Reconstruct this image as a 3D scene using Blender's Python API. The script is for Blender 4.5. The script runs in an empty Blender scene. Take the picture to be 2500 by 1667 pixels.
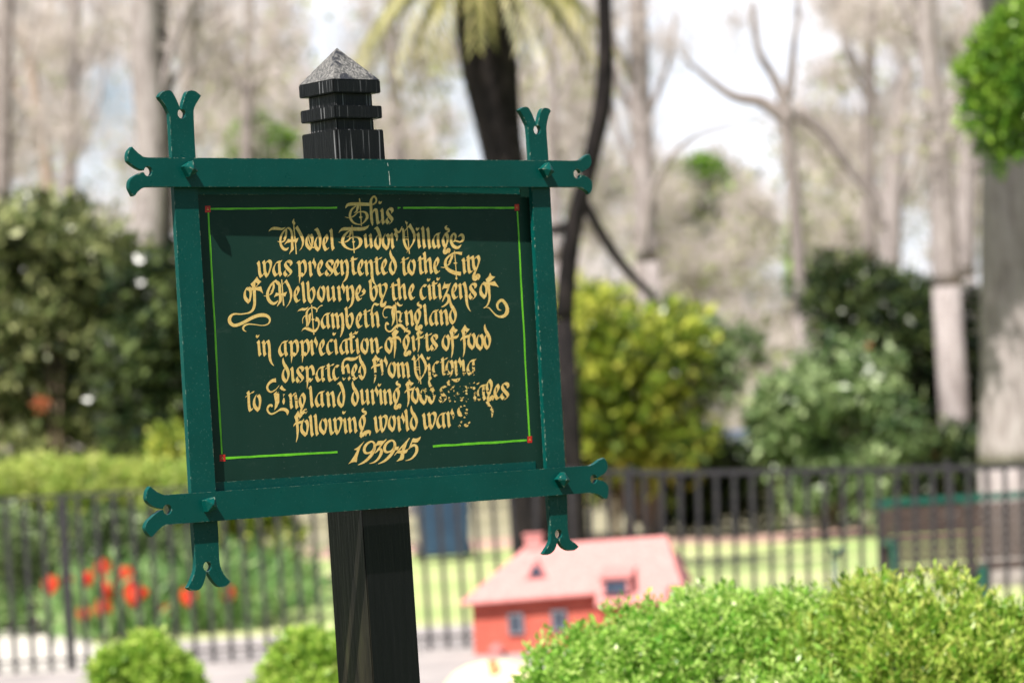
import bpy, bmesh, math, random
import numpy as np
from mathutils import Vector, Matrix
R = math.radians
rnd = random.Random(7)
nrg = np.random.default_rng(11)
C = bpy.context.scene.collection
SC = bpy.context.scene

# ------------------------------------------------------------------ camera
F_PX, CX, CY = 8400.0, 1250.0, 833.5          # focal length in photo pixels, photo centre
EYE = 1.43
ROLL, PITCH = R(3.3686), R(1.5326)
cp, sp, cr, sr = math.cos(PITCH), math.sin(PITCH), math.cos(ROLL), math.sin(ROLL)
FWD = np.array([0, cp, sp]); _up0 = np.array([0, -sp, cp]); _r0 = np.array([1.0, 0, 0])
RIGHT = cr*_r0 - sr*_up0; UP = cr*_up0 + sr*_r0
cam_d = bpy.data.cameras.new("Camera"); cam = bpy.data.objects.new("Camera", cam_d); C.objects.link(cam)
cam.matrix_world = Matrix(((RIGHT[0], UP[0], -FWD[0], 0), (RIGHT[1], UP[1], -FWD[1], 0), (RIGHT[2], UP[2], -FWD[2], EYE), (0, 0, 0, 1)))
cam_d.sensor_fit = 'HORIZONTAL'; cam_d.sensor_width = 36.0; cam_d.lens = F_PX/2500*36
cam_d.clip_start = 0.1; cam_d.clip_end = 3000
cam_d.dof.use_dof = True; cam_d.dof.focus_distance = 5.85; cam_d.dof.aperture_fstop = 4.8; cam_d.dof.aperture_blades = 8
SC.camera = cam
SC.render.resolution_x, SC.render.resolution_y = 1024, 682

# ------------------------------------------------------------------ sun, sky, exposure
THETA = R(39.360)
SX = np.array([math.cos(THETA), math.sin(THETA), 0]); SN = np.array([math.sin(THETA), -math.cos(THETA), 0])
SO = np.array([-0.22501, 6.01349, EYE + 0.18935])            # middle of the sign frame
to_sun = -2.30*SX + 1.0*SN + np.array([0, 0, 3.5]); to_sun /= np.linalg.norm(to_sun)
sun_d = bpy.data.lights.new("Sun", 'SUN'); sun_d.energy = 5.0; sun_d.angle = R(0.55); sun_d.color = (1.0, 0.95, 0.87)
sun = bpy.data.objects.new("Sun", sun_d); C.objects.link(sun)
sun.rotation_euler = Vector(to_sun).to_track_quat('Z', 'Y').to_euler(); sun.location = (-10, -20, 40)
W = bpy.data.worlds.new("World"); SC.world = W; W.use_nodes = True
wn, wl = W.node_tree.nodes, W.node_tree.links
bg = wn["Background"]; bg.inputs["Strength"].default_value = 0.05
sky = wn.new("ShaderNodeTexSky"); sky.sky_type = 'NISHITA'; sky.sun_disc = False
sky.sun_elevation = math.asin(to_sun[2]); sky.sun_rotation = math.atan2(to_sun[0], to_sun[1])
sky.air_density = 1.0; sky.dust_density = 2.0; sky.altitude = 50
tc = wn.new("ShaderNodeTexCoord"); mp = wn.new("ShaderNodeMapping"); mp.inputs["Scale"].default_value = (1, 1, 2.6)
nz = wn.new("ShaderNodeTexNoise"); nz.inputs["Scale"].default_value = 3.2; nz.inputs["Detail"].default_value = 7; nz.inputs["Roughness"].default_value = 0.55
rp = wn.new("ShaderNodeValToRGB"); rp.color_ramp.elements[0].position = 0.30; rp.color_ramp.elements[1].position = 0.55
cm = wn.new("ShaderNodeMix"); cm.data_type = 'RGBA'; cm.inputs["B"].default_value = (15.5, 16.0, 17.6, 1)
wl.new(tc.outputs["Generated"], mp.inputs["Vector"]); wl.new(mp.outputs["Vector"], nz.inputs["Vector"])
# the bank of bright cloud lies low ahead, the sky overhead and behind is clear
sx = wn.new("ShaderNodeSeparateXYZ"); wl.new(tc.outputs["Generated"], sx.inputs[0])
ahead = wn.new("ShaderNodeMapRange"); ahead.interpolation_type = 'SMOOTHSTEP'; ahead.inputs["From Min"].default_value = 0.50; ahead.inputs["From Max"].default_value = 0.88; wl.new(sx.outputs["Y"], ahead.inputs["Value"])
low = wn.new("ShaderNodeMapRange"); low.interpolation_type = 'SMOOTHSTEP'; low.inputs["From Min"].default_value = 0.60; low.inputs["From Max"].default_value = 0.12; wl.new(sx.outputs["Z"], low.inputs["Value"])
ma = wn.new("ShaderNodeMath"); ma.operation = 'MULTIPLY'; wl.new(ahead.outputs[0], ma.inputs[0]); wl.new(low.outputs[0], ma.inputs[1])
mb_ = wn.new("ShaderNodeMath"); mb_.operation = 'MULTIPLY'; wl.new(ma.outputs[0], mb_.inputs[0]); wl.new(rp.outputs["Color"], mb_.inputs[1])
wl.new(nz.outputs["Fac"], rp.inputs["Fac"]); wl.new(mb_.outputs[0], cm.inputs["Factor"])
wl.new(sky.outputs["Color"], cm.inputs["A"]); wl.new(cm.outputs["Result"], bg.inputs["Color"])
SC.view_settings.view_transform = 'Standard'; SC.view_settings.look = 'None'
SC.view_settings.exposure = 1.05; SC.view_settings.gamma = 1.0; SC.view_settings.use_curve_mapping = False
SC.cycles.max_bounces = 8; SC.cycles.transparent_max_bounces = 12

# ------------------------------------------------------------------ helpers
def ray(x, y):
    return FWD + RIGHT*((x-CX)/F_PX) - UP*((y-CY)/F_PX)
def px(x, y, d):
    """world point seen at photo pixel (x, y), d metres in front of the camera"""
    return np.array([0, 0, EYE]) + ray(x, y)*d
def gz(x, y=0):
    """height of the gently sloping garden"""
    return -0.04*min(max(x, 0.0), 3.2)
def tag(o, label, cat, group=None, kind=None):
    if label: o['label'] = label
    if cat: o['category'] = cat
    if group: o['group'] = group
    if kind: o['kind'] = kind
    return o
def empty(name, loc, rz=0.0):
    o = bpy.data.objects.new(name, None); C.objects.link(o); o.location = loc; o.rotation_euler = (0, 0, rz); o.empty_display_size = 0.2
    return o
def mesh_obj(name, verts, faces, mat, parent=None, smooth=False, attr=None):
    me = bpy.data.meshes.new(name); me.from_pydata([tuple(v) for v in verts], [], [tuple(f) for f in faces])
    if attr is not None:
        a = me.attributes.new('v', 'FLOAT', 'POINT'); a.data.foreach_set('value', np.asarray(attr, dtype=np.float32))
    if smooth: me.polygons.foreach_set('use_smooth', [True]*len(me.polygons))
    me.materials.append(mat); me.update()
    o = bpy.data.objects.new(name, me); C.objects.link(o); o.parent = parent
    return o
def bm_obj(name, bm, mat, parent=None, smooth=False):
    me = bpy.data.meshes.new(name); bm.to_mesh(me); bm.free()
    if smooth: me.polygons.foreach_set('use_smooth', [True]*len(me.polygons))
    me.materials.append(mat)
    o = bpy.data.objects.new(name, me); C.objects.link(o); o.parent = parent
    return o
class MB:
    """collects boxes and tubes into one mesh"""
    def __init__(s): s.v = []; s.f = []; s.a = []
    def add(s, v, f, a=0.5):
        b = len(s.v); s.v += [tuple(q) for q in v]; s.f += [tuple(i+b for i in q) for q in f]; s.a += [a]*len(v)
    def box(s, c, h, rz=0.0, rx=0.0, taper=1.0):
        M = Matrix.Rotation(rz, 3, 'Z') @ Matrix.Rotation(rx, 3, 'X')
        v = []
        for z in (-1, 1):
            t = taper if z > 0 else 1
            for x, y in ((-1, -1), (1, -1), (1, 1), (-1, 1)):
                v.append(Vector(c) + M @ Vector((x*h[0]*t, y*h[1]*t, z*h[2])))
        s.add(v, [(3, 2, 1, 0), (4, 5, 6, 7), (0, 1, 5, 4), (1, 2, 6, 5), (2, 3, 7, 6), (3, 0, 4, 7)])
    def tube(s, pts, rad, n=8, a=0.5, jit=0.0):
        pts = [np.asarray(p, float) for p in pts]; ring = []; v = []
        ref = np.array([0.31, 0.95, 0.07])
        for i, p in enumerate(pts):
            t = pts[min(i+1, len(pts)-1)] - pts[max(i-1, 0)]; t = t/(np.linalg.norm(t)+1e-9)
            u = np.cross(t, ref); u /= np.linalg.norm(u)+1e-9; w = np.cross(t, u)
            r = rad[i] if hasattr(rad, '__len__') else rad
            for k in range(n):
                an = 2*math.pi*k/n; rr = r*(1+jit*(rnd.random()-.5))
                v.append(p + rr*(math.cos(an)*u + math.sin(an)*w))
        f = []
        for i in range(len(pts)-1):
            for k in range(n):
                a0 = i*n+k; a1 = i*n+(k+1) % n; f.append((a0, a1, a1+n, a0+n))
        f.append(tuple(range(n))[::-1]); f.append(tuple(range((len(pts)-1)*n, len(pts)*n)))
        s.add(v, f, a)
    def prism(s, poly, z0, z1):
        n = len(poly); v = [(p[0], p[1], z0) for p in poly] + [(p[0], p[1], z1) for p in poly]
        s.add(v, [tuple(range(n))[::-1], tuple(range(n, 2*n))] + [(i, (i+1) % n, (i+1) % n+n, i+n) for i in range(n)])
    def build(s, name, mat, parent=None, smooth=False, bevel=0.0):
        o = mesh_obj(name, s.v, s.f, mat, parent, smooth, s.a)
        if bevel:
            bm = bmesh.new(); bm.from_mesh(o.data); bmesh.ops.remove_doubles(bm, verts=bm.verts, dist=1e-6)
            bmesh.ops.bevel(bm, geom=[e for e in bm.edges if len(e.link_faces) == 2 and e.calc_face_angle(0) > .5], offset=bevel, segments=2, affect='EDGES', clamp_overlap=True)
            bm.to_mesh(o.data); bm.free()
        return o
def copy_tree(o, parent=None):
    c = o.copy(); C.objects.link(c); c.parent = parent
    for ch in list(o.children): copy_tree(ch, c)
    return c
def catmull(pts, k=5):
    P = [np.asarray(p, float) for p in pts]
    if len(P) < 3: k = max(k, 2)
    out = []
    for i in range(len(P)-1):
        p0 = P[max(i-1, 0)]; p1 = P[i]; p2 = P[i+1]; p3 = P[min(i+2, len(P)-1)]
        for j in range(k):
            t = j/k
            out.append(0.5*((2*p1)+(p2-p0)*t+(2*p0-5*p1+4*p2-p3)*t*t+(3*p1-p0-3*p2+p3)*t**3))
    out.append(P[-1]); return out

# ------------------------------------------------------------------ materials
def new_mat(name):
    m = bpy.data.materials.new(name); m.use_nodes = True
    nt = m.node_tree; return m, nt, nt.nodes["Principled BSDF"]
def N(nt, t, **kw):
    n = nt.nodes.new(t)
    for k, v in kw.items():
        if k.startswith('i_'): n.inputs[k[2:].replace('_', ' ')].default_value = v
        else: setattr(n, k, v)
    return n
def coords(nt, scale=(1, 1, 1), obj=True):
    t = N(nt, "ShaderNodeTexCoord"); m = N(nt, "ShaderNodeMapping"); m.inputs["Scale"].default_value = scale
    nt.links.new(t.outputs["Object"], m.inputs["Vector"]); return m.outputs["Vector"]
def noise(nt, vec, scale, detail=4, rough=0.55):
    n = N(nt, "ShaderNodeTexNoise", i_Scale=scale, i_Detail=detail, i_Roughness=rough); nt.links.new(vec, n.inputs["Vector"]); return n.outputs["Fac"]
def ramp(nt, fac, stops):
    r = N(nt, "ShaderNodeValToRGB"); e = r.color_ramp.elements
    while len(e) > 1: e.remove(e[-1])
    e[0].position, e[0].color = stops[0][0], (*stops[0][1], 1)
    for p, c in stops[1:]:
        q = e.new(p); q.color = (*c, 1)
    nt.links.new(fac, r.inputs["Fac"]); return r.outputs["Color"]
def mixc(nt, fac, a, b):
    m = N(nt, "ShaderNodeMix", data_type='RGBA')
    for s, v in (("A", a), ("B", b)):
        if isinstance(v, tuple): m.inputs[s].default_value = (*v, 1)
        else: nt.links.new(v, m.inputs[s])
    if isinstance(fac, float): m.inputs["Factor"].default_value = fac
    else: nt.links.new(fac, m.inputs["Factor"])
    return m.outputs["Result"]
def g(v): return (v, v, v)
def bump(nt, bs, fac, strength, dist=0.002):
    b = N(nt, "ShaderNodeBump", i_Strength=strength, i_Distance=dist); nt.links.new(fac, b.inputs["Height"]); nt.links.new(b.outputs["Normal"], bs.inputs["Normal"])
def plain(name, c1, c2, scale, rough=0.6, bs_=0.3, dist=0.01, stretch=(1, 1, 1), lo=.35, hi=.65, metallic=0.0):
    m, nt, b = new_mat(name); v = coords(nt, stretch); n = noise(nt, v, scale)
    nt.links.new(ramp(nt, n, [(lo, c1), (hi, c2)]), b.inputs["Base Color"]); b.inputs["Roughness"].default_value = rough
    b.inputs["Metallic"].default_value = metallic
    if bs_: bump(nt, b, n, bs_, dist)
    return m
def leaf_mat(name, dark, mid, light, trans=0.35, rough=0.5):
    m, nt, b = new_mat(name); at = N(nt, "ShaderNodeAttribute", attribute_name='v')
    col = ramp(nt, at.outputs["Fac"], [(0.0, dark), (0.5, mid), (1.0, light)])
    nt.links.new(col, b.inputs["Base Color"]); b.inputs["Roughness"].default_value = rough
    t = N(nt, "ShaderNodeBsdfTranslucent"); nt.links.new(col, t.inputs["Color"])
    mx = N(nt, "ShaderNodeMixShader"); mx.inputs[0].default_value = trans
    nt.links.new(b.outputs[0], mx.inputs[1]); nt.links.new(t.outputs[0], mx.inputs[2]); nt.links.new(mx.outputs[0], nt.nodes["Material Output"].inputs["Surface"])
    return m

# painted steel of the frame: teal, dust specks, brush texture
def teal_paint():
    m, nt, b = new_mat("teal_paint"); v = coords(nt)
    big = noise(nt, v, 9, 5); fine = noise(nt, v, 900, 2, .6); speck = noise(nt, v, 330, 2, .5)
    c = ramp(nt, big, [(.3, (.0003, .048, .040)), (.7, (.0005, .062, .053))])
    c = mixc(nt, ramp(nt, speck, [(.66, g(0)), (.72, g(.35))]), c, (.10, .22, .18))
    sc = noise(nt, coords(nt, (1, 1, .25)), 60, 6, .7)
    c = mixc(nt, ramp(nt, sc, [(.68, g(0)), (.74, g(.25))]), c, (.16, .24, .2))
    # chipped, dusty edges
    bv = N(nt, "ShaderNodeBevel", samples=4); bv.inputs["Radius"].default_value = .0022; ge = N(nt, "ShaderNodeNewGeometry")
    dt = N(nt, "ShaderNodeVectorMath", operation='DOT_PRODUCT'); nt.links.new(bv.outputs[0], dt.inputs[0]); nt.links.new(ge.outputs["True Normal"], dt.inputs[1])
    em = ramp(nt, dt.outputs["Value"], [(.86, g(1)), (.985, g(0))]); en = ramp(nt, noise(nt, v, 120, 5, .7), [(.53, g(0)), (.60, g(.75))])
    mm = N(nt, "ShaderNodeMath", operation='MULTIPLY'); nt.links.new(em, mm.inputs[0]); nt.links.new(en, mm.inputs[1])
    c = mixc(nt, mm.outputs[0], c, (.30, .34, .26))
    nt.links.new(c, b.inputs["Base Color"]); nt.links.new(ramp(nt, noise(nt, v, 40, 4), [(.3, g(.26)), (.7, g(.42))]), b.inputs["Roughness"]); b.inputs["Specular IOR Level"].default_value = .25
    lo = noise(nt, v, 55, 4)
    ad = N(nt, "ShaderNodeMath", operation='ADD'); nt.links.new(fine, ad.inputs[0]); nt.links.new(lo, ad.inputs[1])
    bump(nt, b, ad.outputs[0], .22, .0012)
    return m
def panel_paint():
    m, nt, b = new_mat("panel_paint"); v = coords(nt)
    n1 = noise(nt, coords(nt, (1, 1, .35)), 7, 6, .6); sp_ = noise(nt, v, 260, 3, .6); wp = noise(nt, coords(nt, (1, 1, 2.2)), 16, 8, .72)
    c = ramp(nt, n1, [(.25, (.0050, .024, .016)), (.5, (.0072, .032, .023)), (.75, (.0105, .034, .025))])
    c = mixc(nt, ramp(nt, wp, [(.60, g(0)), (.78, g(.32))]), c, (.075, .105, .085))
    c = mixc(nt, ramp(nt, sp_, [(.68, g(0)), (.74, g(.5))]), c, (.14, .17, .15))
    nt.links.new(c, b.inputs["Base Color"]); nt.links.new(ramp(nt, noise(nt, v, 30, 5), [(.3, g(.34)), (.7, g(.5))]), b.inputs["Roughness"]); b.inputs["Specular IOR Level"].default_value = .22
    bump(nt, b, noise(nt, v, 420, 3), .12, .0008)
    return m
def post_paint():
    m, nt, b = new_mat("black_post"); v = coords(nt, (1, 1, .05)); n1 = noise(nt, v, 160, 6, .65); n2 = noise(nt, coords(nt, (1, 1, .12)), 45, 5, .6)
    c = ramp(nt, n1, [(.3, (.0022, .0023, .0028)), (.6, (.005, .005, .0056)), (.8, (.011, .0105, .011))])
    # weathered brown and mossy lower timber
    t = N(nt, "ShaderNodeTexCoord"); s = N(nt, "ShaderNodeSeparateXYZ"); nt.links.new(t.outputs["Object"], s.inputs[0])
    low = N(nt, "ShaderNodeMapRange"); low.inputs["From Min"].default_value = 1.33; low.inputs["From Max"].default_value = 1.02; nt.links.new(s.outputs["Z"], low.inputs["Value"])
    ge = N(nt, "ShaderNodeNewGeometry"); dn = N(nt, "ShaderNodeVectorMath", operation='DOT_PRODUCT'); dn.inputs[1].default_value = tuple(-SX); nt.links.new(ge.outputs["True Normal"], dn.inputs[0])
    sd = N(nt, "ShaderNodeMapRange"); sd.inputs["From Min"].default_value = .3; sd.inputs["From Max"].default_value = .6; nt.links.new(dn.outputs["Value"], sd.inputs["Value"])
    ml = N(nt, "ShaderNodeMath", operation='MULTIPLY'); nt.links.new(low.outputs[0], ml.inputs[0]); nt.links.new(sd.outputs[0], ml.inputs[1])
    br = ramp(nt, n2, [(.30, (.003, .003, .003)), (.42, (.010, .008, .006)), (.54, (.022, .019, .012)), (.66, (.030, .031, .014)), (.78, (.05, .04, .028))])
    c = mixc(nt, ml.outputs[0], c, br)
    st = noise(nt, coords(nt, (1, 1, .02)), 220, 3, .5)
    hi = N(nt, "ShaderNodeMapRange"); hi.inputs["From Min"].default_value = 1.88; hi.inputs["From Max"].default_value = 1.93; nt.links.new(s.outputs["Z"], hi.inputs["Value"])
    m2 = N(nt, "ShaderNodeMath", operation='MULTIPLY'); nt.links.new(ramp(nt, st, [(.62, g(0)), (.70, g(.75))]), m2.inputs[0]); nt.links.new(hi.outputs[0], m2.inputs[1])
    c = mixc(nt, m2.outputs[0], c, (.22, .22, .23))
    nt.links.new(c, b.inputs["Base Color"]); b.inputs["Roughness"].default_value = .40; b.inputs["Specular IOR Level"].default_value = .3
    bump(nt, b, n1, .5, .003)
    return m
def cap_wood():
    m, nt, b = new_mat("weathered_cap"); v = coords(nt, (1, 1, .4)); n1 = noise(nt, v, 260, 5, .7); n2 = noise(nt, coords(nt), 18, 3)
    c = ramp(nt, n1, [(.32, (.01, .01, .011)), (.47, (.09, .088, .085)), (.62, (.23, .22, .21)), (.75, (.32, .29, .26))])
    c = mixc(nt, ramp(nt, n2, [(.56, g(0)), (.60, g(1))]), c, (.008, .010, .017))
    nt.links.new(c, b.inputs["Base Color"]); b.inputs["Roughness"].default_value = .6
    bump(nt, b, n1, .9, .004)
    return m
M = {}
M['teal'] = teal_paint(); M['panel'] = panel_paint(); M['post'] = post_paint(); M['cap'] = cap_wood()
M['lime'] = plain("lime_line_paint", (.10, .42, .012), (.16, .55, .02), 60, .45, .1, .0005)
M['red'] = plain("red_square_paint", (.42, .012, .008), (.6, .02, .01), 80, .45, .1, .0005)
M['iron'] = plain("black_iron", (.012, .012, .014), (.03, .028, .03), 40, .45, .2, .002)

# ------------------------------------------------------------------ the sign
SH = SO[2]                                    # height of the frame's middle above ground
def S(p, z):
    """photo pixel -> sign coordinates (across, depth, height) on the plane z in front of the frame face"""
    o = SO - np.array([0, 0, EYE]) + SN*z; d = ray(p[0], p[1]); t = (o@SN)/(d@SN); q = t*d - o
    return (q@SX, -z, q[2] + SH)
sign = empty("notice_sign", (SO[0], SO[1], 0), THETA)
tag(sign, "dark green framed sign with gold blackletter text on a black post", "sign")

def hole(crop, c, ry, z, a0, a1, n=18):
    """arc of a round hole in the steel, photo crop centre c, from angle a0 round to a1 (degrees)"""
    p = S(cz(crop, c), z); q = S(cz(crop, (c[0], c[1]+ry)), z); r = abs(p[2]-q[2])
    return [(p[0]+r*math.cos(R(a0+(a1-a0)*i/n)), p[1], p[2]+r*math.sin(R(a0+(a1-a0)*i/n))) for i in range(n+1)]
def cz(crop, p): return (crop[0]+p[0]/crop[2], crop[1]+p[1]/crop[2])
def run(crop, pts, z, k=4):
    return [S(cz(crop, p), z) for p in catmull(pts, k)]
def plate(name, outline, y0, y1, lbl=None):
    """flat bar: outline (x, ., z) extruded from depth y0 (front) to y1 (back), edges slightly rounded"""
    bm = bmesh.new(); pts = []
    for q in outline:
        if not pts or (abs(q[0]-pts[-1][0])+abs(q[2]-pts[-1][2])) > 4e-4: pts.append(q)
    a = sum(pts[i][0]*pts[(i+1) % len(pts)][2]-pts[(i+1) % len(pts)][0]*pts[i][2] for i in range(len(pts)))
    if a < 0: pts = pts[::-1]
    f = [bm.verts.new((q[0], y0, q[2])) for q in pts]; b = [bm.verts.new((q[0], y1, q[2])) for q in pts]
    ff = bm.faces.new(f); bf = bm.faces.new(b[::-1]); n = len(f)
    for i in range(n): bm.faces.new((f[i], b[i], b[(i+1) % n], f[(i+1) % n]))
    bm.normal_update()
    ed = list(ff.edges) + list(bf.edges)
    bmesh.ops.bevel(bm, geom=ed, offset=.0009, segments=2, affect='EDGES', clamp_overlap=True)
    bmesh.ops.recalc_face_normals(bm, faces=bm.faces)
    return bm_obj(name, bm, M['teal'], sign)

A = (295, 350, 11.2); B = (1260, 360, 11.2)
top = (run(A, [(740, 388), (640, 370), (540, 310), (450, 235), (365, 150), (315, 95)], 0) + run(A, [(315, 95), (230, 190), (190, 280), (180, 370), (190, 470), (230, 530), (330, 610), (450, 690), (560, 735), (630, 742)], 0)[1:]
       + hole(A, (750, 770), 132, 0, 168, -168) + run(A, [(636, 788), (560, 802), (440, 860), (330, 930), (260, 1010), (232, 1100), (235, 1230), (290, 1350), (345, 1450)], 0)
       + run(A, [(345, 1450), (400, 1420), (470, 1330), (560, 1250), (640, 1212), (740, 1200)], 0)[1:]
       + run(B, [(1600, 1090), (1700, 1094), (1780, 1110), (1880, 1160), (1960, 1220), (2000, 1280)], 0) + run(B, [(2000, 1280), (2050, 1240), (2090, 1120), (2095, 1000), (2060, 900), (1980, 820), (1880, 770), (1775, 742)], 0)[1:]
       + hole(B, (1680, 728), 128, 0, -14, -346) + run(B, [(1775, 700), (1900, 625), (2000, 560), (2060, 460), (2070, 370), (2050, 260), (2010, 180)], 0)
       + run(B, [(2010, 180), (1930, 212), (1850, 275), (1760, 338), (1660, 358), (1600, 360)], 0)[1:])
plate("top_rail", top, 0, .010)
A = (340, 1170, 11.2); B = (1290, 1110, 11.2)
bot = (run(A, [(740, 420), (640, 403), (540, 362), (450, 308), (370, 245), (305, 188)], 0) + run(A, [(305, 188), (235, 290), (205, 390), (195, 500), (215, 580), (280, 660), (400, 740), (520, 785), (645, 798)], 0)[1:]
       + hole(A, (775, 820), 140, 0, 170, -170) + run(A, [(645, 826), (560, 860), (430, 960), (320, 1060), (230, 1150), (180, 1260), (172, 1340), (220, 1450), (300, 1545), (350, 1572)], 0)
       + run(A, [(350, 1572), (400, 1520), (480, 1430), (570, 1340), (660, 1272), (760, 1235)], 0)[1:]
       + run(B, [(1560, 1045), (1640, 1040), (1780, 1045), (1900, 1075), (2000, 1130), (2090, 1190), (2150, 1198)], 0) + run(B, [(2150, 1198), (2185, 1100), (2195, 960), (2180, 850), (2100, 750), (2000, 700), (1885, 668)], 0)[1:]
       + hole(B, (1790, 660), 124, 0, -12, -348) + run(B, [(1880, 634), (1990, 570), (2090, 500), (2150, 420), (2170, 300), (2140, 180), (2080, 82)], 0)
       + run(B, [(2080, 82), (1950, 140), (1850, 220), (1740, 280), (1640, 296), (1560, 300)], 0)[1:])
plate("bottom_rail", bot, 0, .010)
zb = -.0105
A = (300, 210, 11.2); B = (420, 1310, 11.2)
lb = (run(A, [(1325, 1568), (1300, 1100), (1278, 800), (1240, 690), (1180, 570), (1100, 450), (1030, 370), (985, 300)], zb) + run(A, [(985, 300), (1040, 210), (1140, 140), (1250, 120), (1320, 140), (1380, 210), (1460, 360), (1540, 540), (1592, 632)], zb)[1:]
      + hole(A, (1612, 765), 133, zb, 98, 442) + run(A, [(1622, 628), (1640, 500), (1690, 330), (1750, 180), (1840, 130), (1950, 130), (2050, 190), (2140, 275)], zb)
      + run(A, [(2140, 275), (2060, 400), (1990, 520), (1945, 640), (1938, 750), (1945, 1000), (1970, 1568)], zb)[1:]
      + run(B, [(1275, 0), (1285, 400), (1305, 690), (1330, 820), (1390, 960), (1480, 1100), (1600, 1220)], zb) + run(B, [(1600, 1220), (1500, 1325), (1400, 1370), (1290, 1360), (1200, 1290), (1110, 1180), (1030, 1050), (985, 948)], zb)[1:]
      + hole(B, (970, 810), 136, zb, -82, 262) + run(B, [(955, 955), (930, 1060), (880, 1220), (830, 1350), (740, 1440), (620, 1465), (520, 1450), (430, 1385)], zb)
      + run(B, [(430, 1385), (500, 1290), (570, 1130), (630, 960), (653, 800), (648, 600), (620, 270), (600, 0)], zb)[1:])
plate("side_bar", lb, .0105, .0205)
A = (1240, 250, 11.2); B = (1280, 1220, 11.2)
rb = (run(A, [(612, 1500), (566, 850), (540, 650), (490, 530), (420, 380), (360, 280), (310, 215)], zb) + run(A, [(310, 215), (390, 155), (480, 120), (560, 140), (620, 220), (680, 350), (740, 500), (788, 624)], zb)[1:]
      + hole(A, (805, 755), 124, zb, 98, 442) + run(A, [(815, 618), (850, 450), (900, 270), (960, 170), (1050, 155), (1130, 180), (1185, 240)], zb)
      + run(A, [(1185, 240), (1140, 330), (1095, 480), (1070, 620), (1065, 800), (1112, 1500)], zb)[1:]
      + run(B, [(1180, 0), (1195, 700), (1215, 900), (1250, 1070), (1330, 1140), (1420, 1200), (1500, 1275)], zb) + run(B, [(1500, 1275), (1440, 1330), (1370, 1375), (1250, 1385), (1140, 1350), (1040, 1270), (955, 1135)], zb)[1:]
      + hole(B, (945, 930), 122, zb, -82, 262) + run(B, [(930, 1125), (900, 1190), (860, 1320), (790, 1420), (700, 1480), (600, 1500), (520, 1465)], zb)
      + run(B, [(520, 1465), (620, 1320), (700, 1190), (735, 1050), (720, 760), (690, 400), (660, 0)], zb)[1:])
plate("side_bar", rb, .0105, .0205)

# pyramid headed square bolts
for (bx, by, rot) in ((457.5, 414, 28), (1329, 417, 33), (506.5, 1231.5, 12), (1367.5, 1171.5, 38)):
    p = S((bx, by), 0); bm = bmesh.new(); s = .0103; h1, h2 = .0120, .0190
    c0 = [bm.verts.new((p[0]+s*1.414*math.cos(R(rot+45+90*k)), .001, p[2]+s*1.414*math.sin(R(rot+45+90*k)))) for k in range(4)]
    c1 = [bm.verts.new((v.co.x, -h1, v.co.z)) for v in c0]; ap = bm.verts.new((p[0], -h2, p[2]))
    for k in range(4):
        bm.faces.new((c0[k], c0[(k+1) % 4], c1[(k+1) % 4], c1[k])); bm.faces.new((c1[k], c1[(k+1) % 4], ap))
    bm.faces.new(c0[::-1]); bmesh.ops.recalc_face_normals(bm, faces=bm.faces)
    bmesh.ops.bevel(bm, geom=list(bm.edges), offset=.0007, segments=2, affect='EDGES')
    bm_obj("bolt", bm, M['teal'], sign)

# the painted panel behind the bars (it sits a little deeper at its right end)
def PD(x): return .0255 + .0030*(x/.4)       # depth of the panel face at x
mb = MB(); x0, x1, z0, z1 = -.405, .405, SH-.262, SH+.262
mb.add([(x0, PD(x0), z0), (x1, PD(x1), z0), (x1, PD(x1), z1), (x0, PD(x0), z1), (x0, PD(x0)+.005, z0), (x1, PD(x1)+.005, z0), (x1, PD(x1)+.005, z1), (x0, PD(x0)+.005, z1)],
       [(0, 1, 2, 3), (7, 6, 5, 4), (0, 4, 5, 1), (1, 5, 6, 2), (2, 6, 7, 3), (3, 7, 4, 0)])
mb.build("panel", M['panel'], sign)
for za, zc in ((SH-.258, SH-.2415), (SH+.2445, SH+.258)):
    mb = MB(); a, b_ = -.392, .352
    mb.add([(a, PD(a)-.0012, za), (b_, PD(b_)-.0012, za), (b_, PD(b_)-.0012, zc), (a, PD(a)-.0012, zc), (a, PD(a)+.001, za), (b_, PD(b_)+.001, za), (b_, PD(b_)+.001, zc), (a, PD(a)+.001, zc)],
           [(0, 1, 2, 3), (0, 4, 5, 1), (1, 5, 6, 2), (2, 6, 7, 3), (3, 7, 4, 0)])
    mb.build("panel_edge_strip", M['teal'], sign)
def SP(p, lift):
    """photo pixel -> point on the panel face, lifted by a hair"""
    q = S(p, -.0255)
    for _ in range(3): q = S(p, -(PD(q[0])))
    q = S(p, -(PD(q[0])-lift)); return q

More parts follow.
